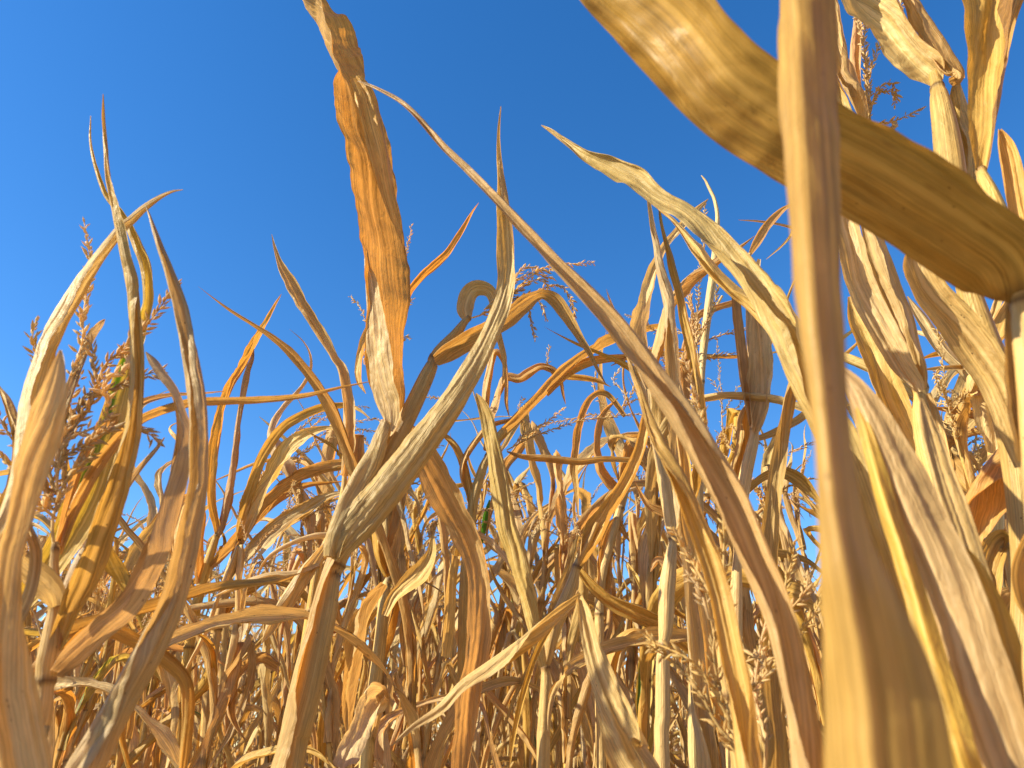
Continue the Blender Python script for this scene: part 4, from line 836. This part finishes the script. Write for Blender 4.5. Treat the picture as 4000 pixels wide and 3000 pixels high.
def field_plant(seed, H, near):
    rs = np.random.RandomState(seed)
    root = bpy.data.objects.new('corn_plant', None); root.empty_display_size = .1
    parts = []
    lx, ly = rs.randn(2) * .10; bx, by = rs.randn(2) * .05
    zs = np.linspace(0, 1, 9)
    Hs = H * .86
    rows = np.stack([lx * zs ** 1.5 + bx * np.sin(zs * 4), ly * zs ** 1.5 + by * np.sin(zs * 3.4), zs * Hs, .0098 - .0065 * zs], 1)
    rows[0, 2] = -.02
    R, s = resample(rows, 200)
    nz = []; z = .10
    while z < Hs - .1: nz.append(z); z += rs.uniform(.095, .15)
    ns = [s[np.argmin(np.abs(R[:, 2] - q))] for q in nz]
    parts.append(('stalk', stalk_mesh(rows, ns, M[rs.choice(['stalk', 'stalk', 'stalkbrown'])], seed, ns=10 if near else 7, nl=50 if near else 30)))
    az = rs.uniform(0, 6.283)
    for i, q in enumerate(nz):
        if q < .45 and rs.rand() < .7: continue
        az += math.pi + rs.randn() * .35
        b = R[np.argmin(np.abs(R[:, 2] - q)), :3]
        hf = q / Hs
        style = rs.choice(['up', 'arch', 'hang', 'kink'], p=[.38, .22, .08, .32] if hf > .55 else [.26, .22, .20, .32])
        L = rs.uniform(.45, .95) * (1.05 - .35 * abs(hf - .6)); W = rs.uniform(.028, .066)
        A0 = rs.uniform(.3, 1.7)
        C, nrm = grow_leaf(rs, b, az, L, W, style, (A0, min(2.6, A0 + rs.uniform(0, 1.2))), rs.uniform(.95, 1.42), .0098 - .0065 * q / Hs)
        mt = rs.choice(['pale', 'tan', 'orange', 'pink', 'striped'], p=[.36, .38, .13, .11, .02])
        me = leaf_mesh(C, nrm, M[mt], seed * 31 + i, 11 if near else 7, 60 if near else 34, rs.uniform(.07, .22), .06, False, 45, 1.0, [(1 - rs.uniform(.10, .16) / (L + .12) * .9, .012)])
        parts.append(('leaf', me))
    if rs.rand() < .8:
        top = R[-1, :3]; br = []
        L0 = rs.uniform(.16, .26)
        lean = rs.randn(2) * .05
        br.append([top - [0, 0, .05], top + [lean[0] * .3, lean[1] * .3, L0 * .5], top + [lean[0], lean[1], L0]])
        droop = rs.rand() < .5
        for j in range(rs.randint(4, 11)):
            a_ = rs.uniform(0, 6.283); l = rs.uniform(.08, .18); z0 = rs.uniform(0, .07)
            o_ = np.array([math.cos(a_), math.sin(a_), 0])
            k0 = top + np.array([0, 0, z0]); up = 1.0 if not droop else .45
            br.append([k0, k0 + o_ * l * .35 + np.array([0, 0, l * .55 * up]), k0 + o_ * l * .75 + np.array([0, 0, l * (.8 * up - .1)]), k0 + o_ * l * (1.05) + np.array([0, 0, l * (.8 * up - (.6 if droop else .05))])])
        parts.append(('tassel', tassel_mesh(br, seed, .0108, .0034 if near else .0055, .0010, M['tassel'], 4)))
    return root, parts

PROTO = []
for i in range(26):
    near = i < 18
    PROTO.append((field_plant(900 + i, 1.0 + .0 * i if False else 2.0, near)[1], near))
for me in [m_ for P_, _ in PROTO for _, m_ in P_]: pass

def plant_at(x, y, h, rz, parts, label, group, tilt=(0, 0)):
    e_ = bpy.data.objects.new('corn_plant', None); scene.collection.objects.link(e_)
    e_.empty_display_size = .1
    e_.location = (x, y, 0); e_.rotation_euler = (tilt[0], tilt[1], rz)
    k_ = h / 2.0; e_.scale = (0.5 + .5 * k_, .5 + .5 * k_, k_)
    e_['label'] = label; e_['category'] = 'corn plant'; e_['group'] = group
    for nm, me in parts:
        o = bpy.data.objects.new(nm, me); scene.collection.objects.link(o); o.parent = e_
    return e_

def skyline(px):
    """height in the view (2212 scale) below which the field's own tops stay, read off the photograph"""
    return float(np.interp(px, [0, 250, 450, 560, 700, 850, 1000, 1150, 1300, 1400, 1500, 1600, 1700, 1850, 2000, 2212],
                           [960, 1060, 1110, 1060, 1000, 930, 900, 840, 760, 700, 720, 820, 880, 740, 700, 680]))
frs = np.random.RandomState(5)
spots = []
yy = 1.62
row = 0
while yy < 13.5:
    half = .78 * yy + .35
    row += 1
    xx = -half + frs.uniform(0, .2)
    while xx < half:
        spots.append((xx + frs.randn() * .035, yy + frs.randn() * .06, row))
        xx += frs.uniform(.17, .33) * (1 + .12 * max(0, yy - 2.5))
    yy += .42 if yy < 3 else .62
spots.sort(key=lambda q: q[1])
def height_at(x, y):
    px = 1106 + FPX * x / (y * cp + .5)
    b_ = skyline(px) + frs.uniform(-40, 130)
    H = CAMZ + y * math.tan(PITCH - math.atan((b_ - 829.5) / FPX))
    H = min(H, 1.9 + .25 * frs.rand())
    return max(H, 1.25 + .1 * frs.rand())
N_IND = 270
NTH = ['first', 'second', 'third', 'fourth', 'fifth', 'sixth', 'seventh', 'eighth', 'ninth', 'tenth', 'eleventh', 'twelfth', 'thirteenth', 'fourteenth',
       'fifteenth', 'sixteenth', 'seventeenth', 'eighteenth', 'nineteenth', 'twentieth']
ROWS = ['nearest full row', 'second row back', 'third row back', 'fourth row back', 'fifth row back']
order = {}
for i, (x, y, rw) in enumerate(spots[:N_IND]):
    if rw <= 5: order.setdefault(rw, []).append((x / y, i))
which = {}
for rw, lst in order.items():
    for n2, (_, i) in enumerate(sorted(lst)): which[i] = (rw, n2)
for i, (x, y, rw) in enumerate(spots[:N_IND]):
    pi_ = frs.randint(0, 18) if y < 3.6 else frs.randint(18, 26) if frs.rand() < .6 else frs.randint(0, 18)
    parts = PROTO[pi_][0]
    has_t = any(nm == 'tassel' for nm, _ in parts)
    ty = frs.randn() * .10
    if i in which and which[i][1] < 20:
        lab = '%s %s corn plant, %s from the left in the %s' % ('tasselled' if has_t else 'tasselless', 'dry', NTH[which[i][1]], ROWS[which[i][0] - 1])
    else:
        lab = 'dry corn plant deep in the dense rows at the back, %s' % ('with a tassel' if has_t else 'without a tassel')
    plant_at(x, y, height_at(x, y), frs.uniform(0, 6.283), parts, lab, 'dry corn plants in the rows behind', (frs.randn() * .08, ty))
for (x, y, h_, pi_, lab) in [(.80, 1.22, 1.72, 3, 'dry corn plant filling the right edge behind the big near plant, the nearer of two'),
                             (1.02, 1.50, 1.78, 6, 'dry corn plant filling the right edge behind the big near plant, the farther of two'),
                             (.60, 1.42, 1.62, 9, 'dry corn plant half hidden behind the blurred upright leaf')]:
    plant_at(x, y, h_, frs.uniform(0, 6.283), PROTO[pi_][0], lab, 'dry corn plants in the rows behind', (frs.randn() * .04, -.05))
print('field plants', N_IND, 'of', len(spots), 'individuals out to', spots[N_IND][1])

# the far rows read as one mass: one object
def far_rows():
    V, F, UV, UN, base = [], [], [], [], 0
    lib = []
    for parts, near in PROTO[18:]:
        v_, f_, u_, n_, b_ = [], [], [], [], 0
        for nm, me in parts:
            if nm == 'tassel': continue
            nvt = len(me.vertices); co = np.empty(nvt * 3, np.float32); me.vertices.foreach_get('co', co); co = co.reshape(-1, 3)
            li = np.empty(len(me.loops), np.int32); me.loops.foreach_get('vertex_index', li)
            uv = np.empty(len(me.loops) * 2, np.float32); me.uv_layers['UVMap'].data.foreach_get('uv', uv)
            un = np.empty(len(me.loops) * 2, np.float32); me.uv_layers['norm'].data.foreach_get('uv', un)
            a, b2 = np.zeros((nvt, 2), np.float32), np.zeros((nvt, 2), np.float32)
            a[li] = uv.reshape(-1, 2); b2[li] = un.reshape(-1, 2)
            v_.append(co); f_.append(li.reshape(-1, 4) + b_); u_.append(a); n_.append(b2); b_ += nvt
        lib.append([np.vstack(q) for q in (v_, f_, u_, n_)])
    for (x, y, rw) in spots[N_IND:]:
        v, f, u, n = lib[frs.randint(len(lib))]
        a = frs.uniform(0, 6.283); h = height_at(x, y) / 2
        c, s = math.cos(a), math.sin(a)
        q = np.stack([v[:, 0] * c - v[:, 1] * s + x, v[:, 0] * s + v[:, 1] * c + y, v[:, 2] * h], 1)
        V.append(q); F.append(f + base); UV.append(u + frs.rand() * 9); UN.append(n); base += len(v)
    me = new_mesh('distant_corn', np.vstack(V), np.vstack(F), np.vstack(UV), np.vstack(UN), np.zeros(base), M['tan'])
    o = link('distant_corn', me)
    o['kind'] = 'stuff'; o['label'] = 'distant dry corn rows filling the gaps low between the plants'; o['category'] = 'corn'
far_rows()
